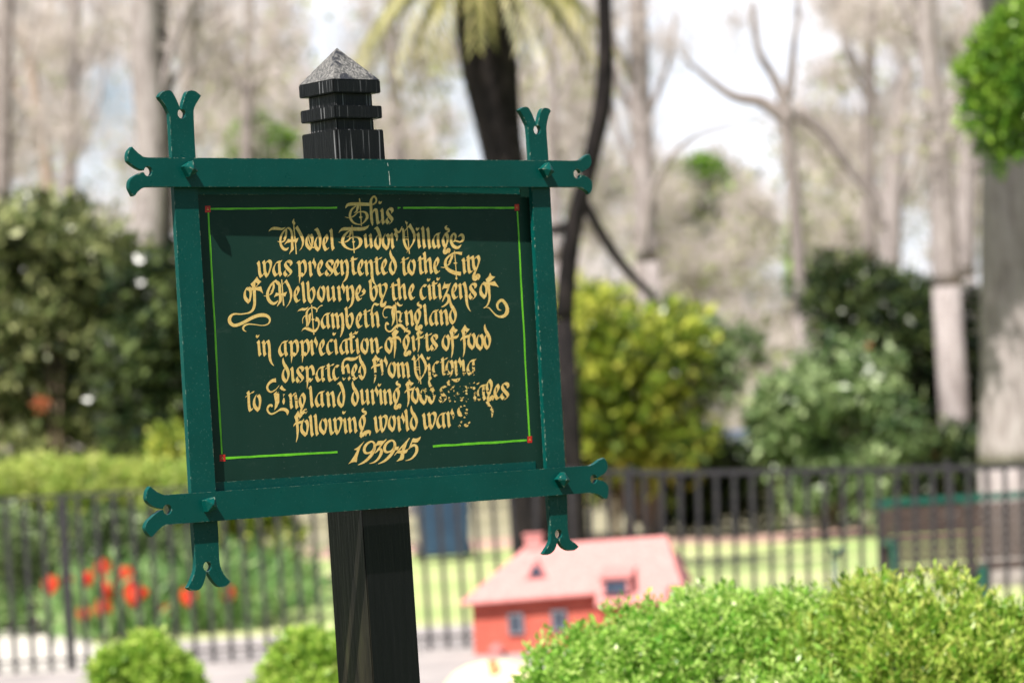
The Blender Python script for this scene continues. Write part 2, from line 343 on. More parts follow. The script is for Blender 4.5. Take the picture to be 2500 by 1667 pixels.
# ------------------------------------------------------------------ painted border
def ribbon(pts, widths, conv, k=5, smooth=True):
    """variable width brush stroke through photo pixels -> list of quads"""
    P = [np.array([p[0], p[1], w]) for p, w in zip(pts, widths)]
    if smooth and len(P) > 2: P = catmull(P, k)
    L, Rr = [], []
    for i, q in enumerate(P):
        t = P[min(i+1, len(P)-1)][:2]-P[max(i-1, 0)][:2]; t = t/(np.linalg.norm(t)+1e-9); nn = np.array([-t[1], t[0]])
        w = max(q[2], .9)/2; L.append(q[:2]+nn*w); Rr.append(q[:2]-nn*w)
    return [(L[i], Rr[i], Rr[i+1], L[i+1]) for i in range(len(P)-1)]
class Paint:
    """strokes of paint on the panel: every quad a hair above the one before so that none coincide"""
    def __init__(s): s.v = []; s.f = []; s.k = 0
    def quads(s, qs):
        s.k += 1; base = .00022 + .000016*(s.k % 11)
        for i, q in enumerate(qs):
            b = len(s.v); s.v += [SP(p, base+.000003*(i % 3)) for p in q]; s.f.append(tuple(range(b, b+len(q))))
    def build(s, name, mat):
        bm = bmesh.new(); vs = [bm.verts.new(v) for v in s.v]
        for f in s.f:
            try: bm.faces.new([vs[i] for i in f])
            except ValueError: pass
        bm.normal_update()
        for f in bm.faces:
            if f.normal.y > 0: f.normal_flip()
        return bm_obj(name, bm, mat, sign)
def jline(p, q, w, n=14, j=.5):
    pts = [np.array(p)+(np.array(q)-np.array(p))*i/n for i in range(n+1)]
    return [(a[0], a[1]+rnd.uniform(-j, j)) if abs(q[0]-p[0]) > abs(q[1]-p[1]) else (a[0]+rnd.uniform(-j, j), a[1]) for a in pts], [w*rnd.uniform(.82, 1.1) for _ in pts]
for p, q, w in (((514, 510.5), (823, 507.3), 4.6), ((984, 507.6), (1256, 507.5), 4.6), ((508.5, 519), (541.5, 1108), 4.6), ((1263, 516), (1292.5, 1065), 4.0),
                ((551, 1118), (824, 1103.5), 5.6), ((1057, 1089), (1286, 1074.5), 5.4)):
    a = Paint(); pts, ws = jline(p, q, w); a.quads(ribbon(pts, ws, None, 2)); a.build("border_line", M['lime'])
a = Paint(); a.quads(ribbon([(971, 508), (978, 507)], [5, 2], None)); a.build("border_line", M['lime'])
M['goldmark'] = plain("gold_fleck_paint", (.6, .38, .06), (.7, .5, .12), 90, .4, 0)
for (cx_, cy_, w, h) in ((507.5, 511, 13.5, 16), (1262, 507, 11, 15.5), (543.4, 1117.8, 14, 16.5), (1293.5, 1072.5, 11.5, 16)):
    a = Paint(); a.quads([[(cx_-w/2, cy_-h/2), (cx_+w/2-.5, cy_-h/2-.5), (cx_+w/2, cy_+h/2-.5), (cx_-w/2, cy_+h/2)]]); o = a.build("corner_square", M['red'])
    a = Paint(); a.k = 6
    for dx, dy in ((0, -2.2), (-1.4, 1), (1.5, 1.2)): a.quads([[(cx_+dx-1, cy_+dy-.8), (cx_+dx+.9, cy_+dy-.9), (cx_+dx+1, cy_+dy+1), (cx_+dx-.8, cy_+dy+.9)]])
    m_ = a.build("gold_mark", M['goldmark']); m_.parent = o

# ------------------------------------------------------------------ gold lettering, brushed stroke by stroke
def gold_mat():
    m, nt, b = new_mat("gold_lettering"); v = coords(nt)
    n1 = noise(nt, v, 210, 4, .6); n2 = noise(nt, v, 34, 3)
    c = ramp(nt, n1, [(.3, (.62, .37, .10)), (.5, (.73, .48, .155)), (.7, (.78, .57, .24))])
    c = mixc(nt, ramp(nt, n2, [(.55, g(0)), (.72, g(.4))]), c, (.55, .47, .13))
    nt.links.new(c, b.inputs["Base Color"]); b.inputs["Roughness"].default_value = .42
    # flaked-off paint: worn patches where the panel shows through
    t = N(nt, "ShaderNodeTexCoord"); tot = None
    for (ex, ey, rx, ry, k) in ((845, 916, 42, 9, .9), (785, 915, 16, 8, .7), (700, 968, 42, 26, .62), (755, 1003, 20, 14, .7), (920, 908, 40, 13, .75), (1090, 912, 90, 17, .7), (1125, 958, 78, 40, 1.02), (1050, 958, 34, 22, .80),
                                (1125, 1035, 40, 40, .5), (760, 928, 18, 24, .6), (1180, 1000, 30, 22, .8), (722, 1053, 10, 9, .5), (1165, 905, 40, 30, .62), (1000, 925, 24, 10, .5)):
        q = SP((ex, ey), .0003); qx = SP((ex+rx, ey), .0003); qy = SP((ex, ey+ry), .0003)
        sb = N(nt, "ShaderNodeVectorMath", operation='SUBTRACT'); sb.inputs[1].default_value = q; nt.links.new(t.outputs["Object"], sb.inputs[0])
        ml = N(nt, "ShaderNodeVectorMath", operation='MULTIPLY'); ml.inputs[1].default_value = (1/abs(qx[0]-q[0]), 0, 1/abs(qy[2]-q[2])); nt.links.new(sb.outputs[0], ml.inputs[0])
        ln = N(nt, "ShaderNodeVectorMath", operation='LENGTH'); nt.links.new(ml.outputs[0], ln.inputs[0])
        mr = N(nt, "ShaderNodeMapRange"); mr.inputs["From Min"].default_value = 1.25; mr.inputs["From Max"].default_value = .35; mr.inputs["To Max"].default_value = k; nt.links.new(ln.outputs["Value"], mr.inputs["Value"])
        if tot is None: tot = mr.outputs[0]
        else:
            mx = N(nt, "ShaderNodeMath", operation='MAXIMUM'); nt.links.new(tot, mx.inputs[0]); nt.links.new(mr.outputs[0], mx.inputs[1]); tot = mx.outputs[0]
    wn_ = noise(nt, coords(nt, (.8, 1, 1.5)), 115, 3, .6)
    thr = N(nt, "ShaderNodeMapRange"); thr.inputs["From Min"].default_value = 0; thr.inputs["From Max"].default_value = 1; thr.inputs["To Min"].default_value = .26; thr.inputs["To Max"].default_value = .58; nt.links.new(tot, thr.inputs["Value"])
    lt = N(nt, "ShaderNodeMath", operation='LESS_THAN'); nt.links.new(wn_, lt.inputs[0]); nt.links.new(thr.outputs[0], lt.inputs[1])
    tr = N(nt, "ShaderNodeBsdfTransparent"); ms = N(nt, "ShaderNodeMixShader"); nt.links.new(lt.outputs[0], ms.inputs[0]); nt.links.new(b.outputs[0], ms.inputs[1]); nt.links.new(tr.outputs[0], ms.inputs[2])
    nt.links.new(ms.outputs[0], nt.nodes["Material Output"].inputs["Surface"])
    return m
M['gold'] = gold_mat()
HX, HY = 2.95, -3.2                               # half of the broad pen's edge, in photo pixels
def nib(pts, smooth=True, k=1.0):
    P = catmull(pts, 5) if smooth and len(pts) > 2 else [np.asarray(p, float) for p in pts]
    h = np.array([HX*k, HY*k]); out = []
    for i in range(len(P)-1):
        out.append((P[i]-h, P[i]+h, P[i+1]+h, P[i+1]-h))
    return out
MIN = [(3.3, -38.8), (5.6, -34.5), (7.3, -10), (9.6, -4)]
def mnm(dx=0, top=0): return ('l', [(3.3+dx, -38.8+top), (5.6+dx, -34.5+top), (7.3+dx, -10), (9.6+dx, -4)])
def arch(dx): return ('n', [(dx-4.5, -30), (dx+1.5, -39.3), (dx+5, -33), (dx+7, -20), (dx+7.3, -10), (dx+9.6, -4)])
G = {
 'i': [mnm()],
 'n': [mnm(), arch(13)],
 'm': [mnm(), arch(12), arch(24)],
 'N': [mnm(), ('n', [(8.5, -30), (14.5, -39.3), (19, -32), (20.7, -20), (19.5, -6)]), ('w', [(20.2, -12, 7.2), (19, -2, 6), (15.5, 7, 4.5), (8.5, 15, 1)])],
 'Q': [mnm(), ('n', [(8.5, -30), (14.5, -39.3), (18.6, -32), (20.0, -18), (20.3, -6)]), ('w', [(20, -12, 7), (20.6, 0, 6.6), (23, 10, 5.5), (27, 17, 3.2), (31, 21, 1)])],
 'M': [mnm(), arch(11.5), ('n', [(19.5, -30), (25.5, -39.3), (29.5, -32), (31, -18), (30, -4)]), ('w', [(31, -14, 7), (30.5, -2, 6.5), (28, 9, 4), (24.5, 18, 1)])],
 'u': [('n', [(3.3, -38.5), (5.4, -33), (6.6, -14), (9.3, -4.6), (13, -8), (17, -14)]), mnm(13)],
 'o': [('n', [(8.5, -40.5), (4.8, -33), (3.4, -24), (5.5, -14), (14.8, -4.4)]), ('n', [(10.5, -37.3), (14, -39.6), (17.6, -33), (18.2, -22), (14.8, -4.8)])],
 'a': [('n', [(13, -37.3), (6.6, -30), (3.4, -20), (5, -11), (10, -4.2), (14.5, -10)]), ('n', [(9.5, -35.5), (15, -37.5), (20, -37.5), (24, -41.5)]), ('l', [(17.3, -35), (18.2, -12), (21.6, -4)])],
 's': [('n', [(20, -30.5), (18.6, -37.5), (12.5, -40)]), ('n', [(12, -40.5), (5.8, -36.5), (6.2, -29), (12.2, -21), (18.4, -14.5), (18.8, -8.5), (11.5, -3.4)]), ('n', [(4, -16), (3.6, -10), (8.5, -4.2)])],
 'e': [('n', [(9.3, -40.5), (5.3, -33), (3.4, -22), (5.5, -11), (10.3, -4.2), (16.5, -9.5)]), ('n', [(8.8, -40), (12.4, -34), (11.8, -27), (7.6, -18.5)])],
 'c': [('n', [(10.5, -37.5), (5, -31), (3.4, -20), (5.6, -9.5), (10.8, -4.2), (16.5, -10)]), ('n', [(9, -37.6), (13, -37.2), (16, -36)])],
 'p': [('n', [(3, -36.5), (6.8, -37.3), (9, -30), (9.8, -8)]), ('p', [(6.8, -12), (13.4, -12), (12, 0), (8.5, 16), (7.8, 0)]), ('n', [(12.5, -32), (16.5, -40.5), (22, -36), (24.4, -25), (23.4, -12), (18.5, -3.8)]), ('n', [(6.6, -3.8), (10, -8), (14, -8), (18.6, -3.6)])],
 'r': [mnm(), ('p', [(9.3, -34), (15.5, -49), (16.8, -43), (20.3, -37), (21.3, -31), (17.6, -20.5), (16, -29), (11.8, -36)])],
 'w': [('n', [(3.3, -40), (6, -34), (7.8, -14), (12.2, -4), (18, -12)]), ('l', [(16.5, -42), (19, -37), (21, -14), (26.4, -4.2)]), ('n', [(21.5, -35), (27.5, -42.5), (33.8, -40), (35.3, -32), (32, -18), (26.6, -4.6)])],
 't': [('n', [(7.6, -45), (9.4, -39), (10.6, -14), (14.5, -4.6), (20.5, -9.5)]), ('n', [(3, -35), (9, -39.5), (20, -41)], .75)],
 'T': [('n', [(7, -45), (9, -39), (10.2, -14), (14, -4.6), (19, -9.5)]), ('n', [(2.6, -34), (10, -38.6), (17, -43.5), (21, -44)], .75)],
 'd': [('n', [(6.8, -37), (3.9, -28), (3.4, -19), (6, -11), (12.2, -4.4)]), ('w', [(4.2, -64, 1.2), (4.2, -56, 5), (7, -47, 7.2), (11, -40, 7.6)]), ('n', [(8.6, -45), (13, -37), (16.4, -28.5), (16.8, -18), (12.4, -4.6)])],
 'D': [('n', [(8.5, -37), (4.2, -27), (3.4, -19), (6, -11), (12.6, -4.4)]), ('n', [(1.5, -53.5), (6, -57), (11, -49), (15.3, -35), (15.8, -20), (12.8, -4.6)])],
 'l': [('l', [(3.3, -53.5), (5.6, -48.5), (8.3, -11), (10.7, -4)])],
 'h': [('l', [(3.3, -53.5), (5.4, -49), (8, -11), (10.4, -4)]), ('n', [(9.5, -29), (15, -39.5), (18.8, -33), (20.6, -12), (23.4, -4)])],
 'b': [('n', [(3.3, -54.5), (5.4, -48), (6.6, -22), (9, -11), (14.8, -4)]), ('n', [(9.5, -31), (15, -40), (19.4, -34), (20.6, -22), (15, -4.8)])],
 'g': [('n', [(9.6, -39.5), (4.4, -30), (3.4, -22), (5.4, -12), (10.3, -3)]), ('n', [(9, -39), (13.8, -32), (15, -23), (12, -11), (8.2, -1)]), ('w', [(8.8, -5, 3), (6.5, 4, 6.5), (8, 9, 8.5), (13, 5.5, 8), (17, 1, 7), (19, 4, 5), (17.5, 11, 1)])],
 'y': [('n', [(1.2, -32), (5.6, -37.5), (8.4, -32), (9.6, -15), (14, -6)]), ('n', [(13, -35), (19, -39), (23.4, -34.5), (23.6, -26), (17.5, -9), (13, 2)]), ('w', [(14.2, -4, 4), (11.5, 8, 6.5), (13.5, 14, 8.5), (19, 11, 8), (23.5, 3, 1.5)])],
 'Y': [('n', [(1.2, -32), (5.6, -37.5), (8.2, -32), (9.8, -15), (14, -6)]), ('n', [(12.6, -33), (18, -39), (22.4, -34.5), (22.6, -26), (18.5, -12), (13, 2)]), ('w', [(14, -3, 4), (10, 9, 7), (11.5, 17, 9), (16.5, 14, 9.5), (20, 8, 9), (22.5, 11, 7), (21, 19, 1.2)])],
 'f': [('p', [(1.9, -48.2), (6.5, -55.2), (10.8, -54), (11.4, -47), (12, -35), (13.5, -13), (11, 6), (6.8, 16.8), (6.3, 16), (8, 0), (7, -19), (4.7, -40)]), ('p', [(6.4, -55), (11.2, -63.2), (16, -55.2), (23, -52), (12.6, -38.8), (11.7, -40.2), (16, -44), (10.8, -48.6)]),
       ('p', [(0, -22.5), (.5, -28), (5.6, -34.6), (15.9, -37.4), (21.5, -38.4), (25.7, -43.5), (24.3, -35.5), (19.7, -30.9), (13, -30), (4.7, -28)])],
}
DOT = [(0, 4.5), (1.8, 0), (4.3, 2.8), (9.5, .6), (7, 6.2), (3.6, 9), (1, 7.4)]
GF = ('w', [(13.5, -57.5, 1.2), (10, -53.5, 4.5), (11.5, -49.5, 6.5), (16.5, -47.5, 6.5), (17, -43, 4.5), (12, -39.5, 1)])   # flourish over g
def put(P, strokes, ox, oy, sx=1.0, sy=1.0):
    for s in strokes:
        pts = [(ox+q[0]*sx, oy+q[1]*sy) for q in s[1]]
        if s[0] == 'n': P.quads(nib(pts, True, s[2] if len(s) > 2 else 1.0)); P.quads(ribbon(pts, [1.7]*len(pts), None))
        elif s[0] == 'l': P.quads(nib(pts, False))
        elif s[0] == 'p': P.quads([pts])
        elif s[0] == 'w': P.quads(ribbon(pts, [q[2] for q in s[1]], None))
def crop_put(P, crop, strokes):
    for s in strokes:
        pts = [cz(crop, q) for q in s[1]]
        if s[0] == 'p': P.quads([pts])
        elif s[0] == 'w': P.quads(ribbon(pts, [q[2]/crop[2] for q in s[1]], None))
        elif s[0] == 'l': P.quads(nib(pts, False))
        elif s[0] == 'n': P.quads(nib(pts, True))
def word(P, crop, items):
    for it in items:
        ch, x, y = it[:3]; sx = it[3] if len(it) > 3 else 1.0; sy = it[4] if len(it) > 4 else 1.0
        X, Y = cz(crop, (x, y)); j = rnd.uniform(-.012, .012)
        if ch == '.': put(P, [('p', DOT)], X, Y)
        else: put(P, G[ch], X, Y, sx*(1+j), sy*(1-j))
        if ch == 'g' and len(it) > 5: put(P, [GF], X, Y, 1, 1)

K1 = (820, 470, 14.7)
LINES = []
P = Paint()
crop_put(P, K1, [('p', [(340, 560), (345, 500), (385, 420), (450, 380), (550, 360), (850, 355), (1215, 375), (1215, 485), (850, 485), (560, 475), (430, 500), (385, 535), (360, 570)]),
 ('w', [(845, 215, 40), (870, 450, 40), (890, 800, 38), (905, 1000, 36), (915, 1215, 32)]),
 ('w', [(720, 490, 30), (600, 580, 60), (530, 690, 75), (505, 830, 85), (530, 950, 85), (600, 1050, 75), (700, 1120, 55), (850, 1150, 35), (950, 1120, 30), (1050, 1020, 60), (1120, 900, 95), (1110, 790, 100), (1040, 710, 70), (920, 690, 40), (800, 710, 35), (740, 760, 40), (640, 850, 45), (560, 890, 40)]),
 ('w', [(790, 480, 90), (775, 580, 85), (740, 680, 60), (650, 735, 15)]), ('w', [(325, 880, 10), (400, 900, 25), (470, 915, 30)]), ('w', [(835, 890, 20), (880, 890, 90), (955, 885, 15)]),
 ('w', [(1320, 440, 40), (1420, 370, 55), (1455, 270, 60), (1420, 180, 70), (1375, 140, 60), (1300, 200, 70), (1255, 320, 90), (1260, 500, 95), (1270, 800, 95), (1295, 1050, 95), (1310, 1130, 60), (1310, 1195, 15)]),
 ('n', [(1345, 690), (1420, 620), (1465, 720), (1490, 1000), (1525, 1120)]), ('w', [(1530, 1130, 30), (1600, 1040, 15), (1640, 960, 10)]), ('w', [(1310, 780, 12), (1345, 670, 40), (1400, 610, 70), (1440, 640, 95), (1465, 740, 90)])])
word(P, K1, [('i', 1580, 1180), ('.', 1525, 300), ('s', 1778, 1168, .86)]); LINES.append(P)

P = Paint(); K2 = (640, 525, 11.76)
crop_put(P, K2, [('p', [(190, 480), (195, 440), (260, 370), (340, 340), (440, 345), (560, 375), (680, 350), (620, 410), (560, 437), (440, 430), (300, 425), (240, 445)]),
 ('w', [(700, 390, 25), (620, 470, 45), (555, 580, 55), (525, 700, 60), (530, 820, 65), (570, 920, 75), (640, 985, 80), (710, 980, 60), (760, 930, 10)]),
 ('w', [(690, 400, 40), (690, 500, 55), (670, 620, 55), (605, 690, 12)]), ('w', [(690, 600, 40), (640, 730, 45), (560, 780, 35)]), ('w', [(445, 755, 12), (495, 775, 25)]),
 ('w', [(700, 380, 20), (770, 380, 60), (830, 450, 60), (855, 560, 62), (862, 700, 70), (862, 850, 70), (868, 960, 85), (850, 1010, 60), (800, 1080, 25), (780, 1125, 8)]),
 ('p', [(630, 860), (680, 780), (745, 690), (830, 700), (960, 690), (1045, 655), (990, 800), (930, 770), (850, 775), (720, 800)]),
 ('w', [(905, 270, 30), (920, 450, 33), (940, 650, 35), (965, 900, 33), (980, 1125, 32)]), ('p', [(915, 95), (920, 170), (955, 235), (935, 285), (895, 280), (860, 220), (865, 180)]),
 ('p', [(865, 470), (1015, 300), (1100, 450), (1180, 600), (1210, 740), (1190, 860), (1130, 970), (1060, 1035), (1130, 920), (1150, 800), (1120, 680), (1050, 540), (960, 385), (880, 460)])])
word(P, K2, [('o', 1228, 1040), ('D', 1480, 1065), ('e', 1722, 1050), ('l', 1920, 1040)])
crop_put(P, K2, [('w', [(1345, 560, 25), (1340, 700, 25), (1390, 850, 30), (1450, 930, 40), (1520, 925, 20)])])
K3 = (810, 535, 12.38)
crop_put(P, K3, [('p', [(200, 435), (230, 350), (290, 280), (370, 245), (620, 248), (900, 248), (1020, 230), (1140, 175), (1090, 270), (1000, 335), (850, 355), (620, 350), (370, 345), (290, 360), (240, 390)]),
 ('w', [(607, 190, 28), (630, 400, 28), (650, 700, 30), (668, 880, 32), (678, 1025, 32)]),
 ('w', [(540, 350, 25), (450, 420, 55), (370, 520, 80), (325, 650, 95), (350, 760, 95), (430, 850, 70), (540, 905, 45), (650, 922, 40), (760, 880, 45), (850, 790, 80), (875, 680, 105), (840, 590, 90), (760, 545, 50), (650, 545, 35), (560, 580, 35), (490, 650, 45), (390, 700, 40)]),
 ('w', [(575, 345, 65), (565, 440, 65), (530, 510, 45), (450, 550, 10)]), ('w', [(560, 450, 40), (535, 570, 40)]), ('w', [(200, 695, 8), (280, 710, 25)]), ('w', [(615, 690, 15), (655, 690, 70), (705, 680, 12)])])
word(P, K3, [('u', 950, 900, .95, .92), ('D', 1268, 955), ('o', 1503, 965), ('r', 1745, 930)])
K4 = (960, 535, 12.38)
VCAP = [('w', [(285, 280, 55), (310, 400, 72), (320, 600, 72), (345, 740, 75), (400, 860, 75), (450, 930, 60)]), ('w', [(405, 150, 22), (430, 350, 22), (455, 650, 25), (475, 900, 28), (490, 1055, 28)]),
 ('p', [(340, 385), (345, 345), (520, 125), (580, 240), (650, 370), (683, 500), (670, 620), (610, 750), (520, 880), (440, 980), (400, 1030), (430, 960), (500, 860), (580, 720), (610, 580), (595, 460), (540, 340), (470, 240)]),
 ('w', [(350, 540, 25), (400, 548, 22), (435, 535, 25)]), ('w', [(350, 620, 22), (400, 608, 22), (440, 620, 22)])]
crop_put(P, K4, VCAP + [('w', [(50, 290, 85), (90, 360, 85), (150, 395, 70), (210, 360, 45), (270, 230, 30)]), ('p', [(380, 45), (400, 95), (440, 95), (420, 160), (395, 155), (362, 95)]),
 ('w', [(1850, 420, 40), (1780, 490, 60), (1745, 600, 75), (1770, 740, 85), (1850, 840, 100), (1960, 860, 80), (2060, 775, 12)]), ('w', [(1840, 430, 60), (1885, 500, 65), (1875, 600, 45), (1810, 700, 12)]),
 ('w', [(1810, 690, 10), (1900, 660, 45), (2010, 690, 45), (2100, 640, 70), (2115, 540, 85), (2060, 470, 75), (1960, 540, 12)])])
word(P, K4, [('i', 690, 912), ('.', 680, 245), ('l', 828, 915), ('l', 985, 932), ('a', 1165, 915, .86), ('g', 1463, 905, 1, 1, 1)]); LINES.append(P)

P = Paint(); K = (615, 615, 11.76)
word(P, K, [('w', 130, 760), ('a', 580, 728), ('s', 895, 733), ('p', 1260, 733), ('r', 1600, 740), ('e', 1860, 718), ('s', 2085, 718)])
K = (795, 615, 11.76)
word(P, K, [('e', 210, 703), ('N', 390, 705), ('t', 665, 690), ('e', 905, 705), ('Q', 1095, 715), ('T', 1355, 695), ('e', 1580, 685), ('d', 1810, 695), ('T', 2130, 705)])
K = (985, 605, 11.76)
word(P, K, [('o', 100, 825), ('t', 375, 790, .9), ('h', 545, 772), ('e', 850, 770), ('i', 1662, 775), ('T', 1755, 765), ('Y', 1900, 700)])
crop_put(P, K, [('w', [(1680, 170, 90), (1580, 150, 70), (1450, 150, 40), (1330, 220, 50), (1230, 330, 65), (1200, 450, 80), (1230, 560, 85), (1320, 650, 100), (1450, 710, 110), (1560, 735, 110), (1650, 745, 110)]),
 ('w', [(1400, 180, 75), (1385, 290, 65), (1340, 370, 45), (1290, 420, 10)]), ('w', [(1370, 320, 40), (1330, 440, 45), (1260, 510, 30)]), ('w', [(1070, 555, 8), (1180, 570, 30)]),
 ('w', [(1465, 85, 25), (1480, 250, 25), (1500, 500, 25), (1510, 670, 22), (1520, 830, 25), (1522, 880, 60), (1524, 915, 15)]), ('w', [(1435, 440, 15), (1490, 440, 55), (1545, 435, 12)])]); LINES.append(P)

P = Paint(); K = (550, 670, 10.69)
crop_put(P, K, [('w', [(730, 260, 85), (750, 360, 90), (760, 500, 78), (765, 650, 72), (760, 800, 72), (720, 920, 65), (640, 990, 50), (550, 1015, 35), (400, 1035, 35), (250, 1030, 45), (160, 1070, 65), (110, 1160, 85), (130, 1260, 90), (220, 1325, 85), (340, 1310, 80), (500, 1240, 80), (700, 1130, 85), (860, 1070, 90), (1000, 1060, 95), (1100, 1090, 80), (1160, 1160, 55), (1150, 1250, 40), (1080, 1310, 30), (950, 1330, 22), (800, 1310, 25), (620, 1295, 35), (510, 1330, 50), (465, 1400, 50), (490, 1460, 35), (550, 1490, 12)]),
 ('p', [(740, 175), (830, 55), (870, 130), (940, 185), (800, 335), (790, 320), (850, 250), (785, 200)]), ('p', [(660, 250), (745, 170), (790, 200), (780, 330), (700, 330)]),
 ('p', [(545, 400), (590, 330), (700, 345), (800, 340), (935, 310), (990, 500), (900, 430), (800, 410), (690, 420), (620, 430)]),
 ('w', [(1340, 150, 50), (1230, 230, 50), (1150, 350, 55), (1105, 480, 70), (1110, 600, 80), (1160, 700, 85), (1250, 760, 75), (1330, 730, 45), (1380, 670, 8)]), ('w', [(1250, 220, 50), (1265, 320, 55), (1240, 400, 45), (1180, 450, 10)]), ('w', [(1265, 350, 40), (1220, 470, 45), (1150, 540, 25)]),
 ('w', [(1300, 170, 40), (1370, 220, 90), (1415, 280, 75), (1420, 400, 70), (1435, 550, 70), (1440, 660, 75), (1420, 720, 60), (1350, 835, 8)]), ('p', [(1270, 600), (1290, 550), (1325, 475), (1400, 490), (1500, 490), (1615, 450), (1560, 580), (1510, 555), (1400, 550), (1320, 570)]),
 ('w', [(1472, 130, 28), (1490, 350, 28), (1505, 600, 32), (1525, 815, 38)]), ('p', [(1445, 320), (1600, 125), (1680, 270), (1740, 420), (1750, 560), (1710, 700), (1640, 810), (1575, 875), (1650, 760), (1690, 640), (1690, 520), (1650, 370), (1560, 200), (1470, 300)]), ('w', [(1005, 560, 14), (1070, 565, 18)])])
word(P, K, [('o', 470, 780), ('e', 1775, 752), ('l', 1965, 770), ('b', 2100, 777)])
K = (740, 670, 11.76)
word(P, K, [('o', 390, 825), ('u', 645, 805), ('r', 960, 803), ('N', 1198, 800), ('e', 1488, 785)])
crop_put(P, K, [('p', [(1675, 490), (1745, 400), (1800, 470), (1780, 550), (1700, 610), (1610, 635), (1700, 575), (1722, 530)])])
K = (890, 670, 11.76)
word(P, K, [('b', 105, 800), ('y', 345, 730), ('t', 705, 780), ('h', 915, 758), ('e', 1248, 755), ('c', 1572, 755), ('i', 1795, 768), ('.', 1788, 105), ('t', 1893, 742, .8), ('i', 2085, 740), ('.', 2060, 78)])
K = (1060, 660, 11.76)
crop_put(P, K, [('p', [(220, 560), (250, 470), (305, 320), (310, 395), (420, 395), (490, 355), (430, 460), (400, 520), (300, 510)]), ('w', [(430, 430, 50), (370, 600, 50), (300, 750, 55), (235, 900, 20)]), ('w', [(330, 720, 60), (390, 720, 90), (425, 800, 85), (390, 920, 65), (300, 1010, 45), (210, 1055, 25)]),
 ('w', [(1530, 270, 80), (1560, 400, 78), (1575, 600, 70), (1590, 750, 60), (1570, 900, 50), (1510, 1020, 35), (1420, 1085, 20)]), ('p', [(1480, 260), (1560, 180), (1608, 70), (1650, 160), (1750, 185), (1600, 335), (1500, 330)]), ('p', [(1380, 410), (1420, 325), (1500, 345), (1600, 345), (1740, 310), (1850, 480), (1760, 450), (1600, 420), (1480, 425)]),
 ('w', [(1500, 1065, 20), (1580, 1080, 30), (1680, 1190, 35), (1780, 1290, 45), (1900, 1330, 70), (2020, 1300, 90), (2090, 1200, 105), (2095, 1080, 95), (2040, 950, 85), (1950, 860, 85), (1860, 900, 75), (1810, 1000, 65), (1840, 1110, 45), (1920, 1150, 20)]),
 ('n', [(780, 440), (845, 360), (890, 470), (920, 650), (925, 830)]), ('w', [(920, 700, 80), (930, 860, 75), (955, 1000, 60), (1000, 1110, 35), (1050, 1180, 8)])])
word(P, K, [('e', 485, 855), ('i', 675, 852), ('s', 985, 858, .9), ('o', 1290, 840)]); LINES.append(P)

P = Paint(); K = (720, 740, 11.2)
crop_put(P, K, [('p', [(65, 240), (110, 175), (200, 130), (290, 140), (380, 95), (330, 165), (270, 205), (180, 200), (110, 210)]), ('w', [(455, 50, 28), (470, 250, 28), (490, 500, 30), (505, 700, 32), (520, 860, 32)]), ('w', [(445, 120, 25), (370, 170, 40), (325, 260, 55), (320, 400, 60), (335, 520, 55), (320, 640, 30)]),
 ('w', [(450, 115, 25), (530, 125, 45), (600, 180, 40), (585, 250, 20)]), ('w', [(600, 180, 20), (660, 110, 22), (720, 65, 25), (750, 75, 45)]), ('p', [(365, 330), (400, 290), (450, 255), (430, 400), (420, 500), (360, 640), (345, 640), (375, 500)]), ('w', [(290, 340, 25), (240, 380, 25), (210, 450, 22), (215, 560, 10)]),
 ('p', [(180, 780), (210, 700), (280, 650), (370, 660), (470, 710), (560, 715), (620, 650), (640, 560), (620, 500), (550, 490), (580, 370), (640, 400), (680, 480), (680, 580), (640, 700), (570, 790), (490, 800), (380, 760), (280, 715), (220, 730)]), ('w', [(450, 440, 20), (490, 450, 70), (535, 435, 12)]),
 ('w', [(2085, 330, 45), (2110, 150, 40), (2150, 50, 35), (2190, 20, 60), (2250, 40, 70), (2305, 20, 10)])])
word(P, K, [('a', 695, 722), ('M', 965, 727), ('b', 1345, 732), ('e', 1655, 708), ('T', 1825, 697), ('n', 2048, 690, .97)])
K = (920, 730, 11.2)
crop_put(P, K, [('w', [(480, 150, 12), (420, 230, 60), (320, 215, 70), (230, 240, 50), (180, 320, 22), (165, 400, 20), (190, 480, 22), (240, 508, 25), (290, 490, 12)]), ('p', [(490, 150), (520, 180), (510, 400), (500, 560), (460, 660), (405, 750), (430, 560), (395, 400), (400, 300)]), ('w', [(512, 85, 22), (530, 300, 24), (550, 600, 24), (565, 810, 22)]),
 ('p', [(530, 130), (570, 70), (610, 130), (660, 165), (718, 135), (680, 190), (620, 210), (570, 180)]), ('w', [(545, 350, 45), (610, 350, 65), (650, 400, 50), (640, 500, 45), (625, 580, 65), (650, 620, 60), (690, 590, 10)]), ('w', [(650, 420, 25), (710, 375, 10)]),
 ('w', [(320, 700, 50), (270, 650, 55), (240, 720, 40), (250, 820, 40), (320, 885, 45), (400, 870, 45), (470, 800, 55), (560, 730, 75), (650, 720, 85), (720, 780, 80), (770, 850, 60), (750, 920, 10)])])
word(P, K, [('n', 740, 765), ('g', 1010, 720, 1, 1, 1), ('l', 1250, 752), ('a', 1420, 755), ('n', 1690, 747), ('d', 1965, 718)]); LINES.append(P)

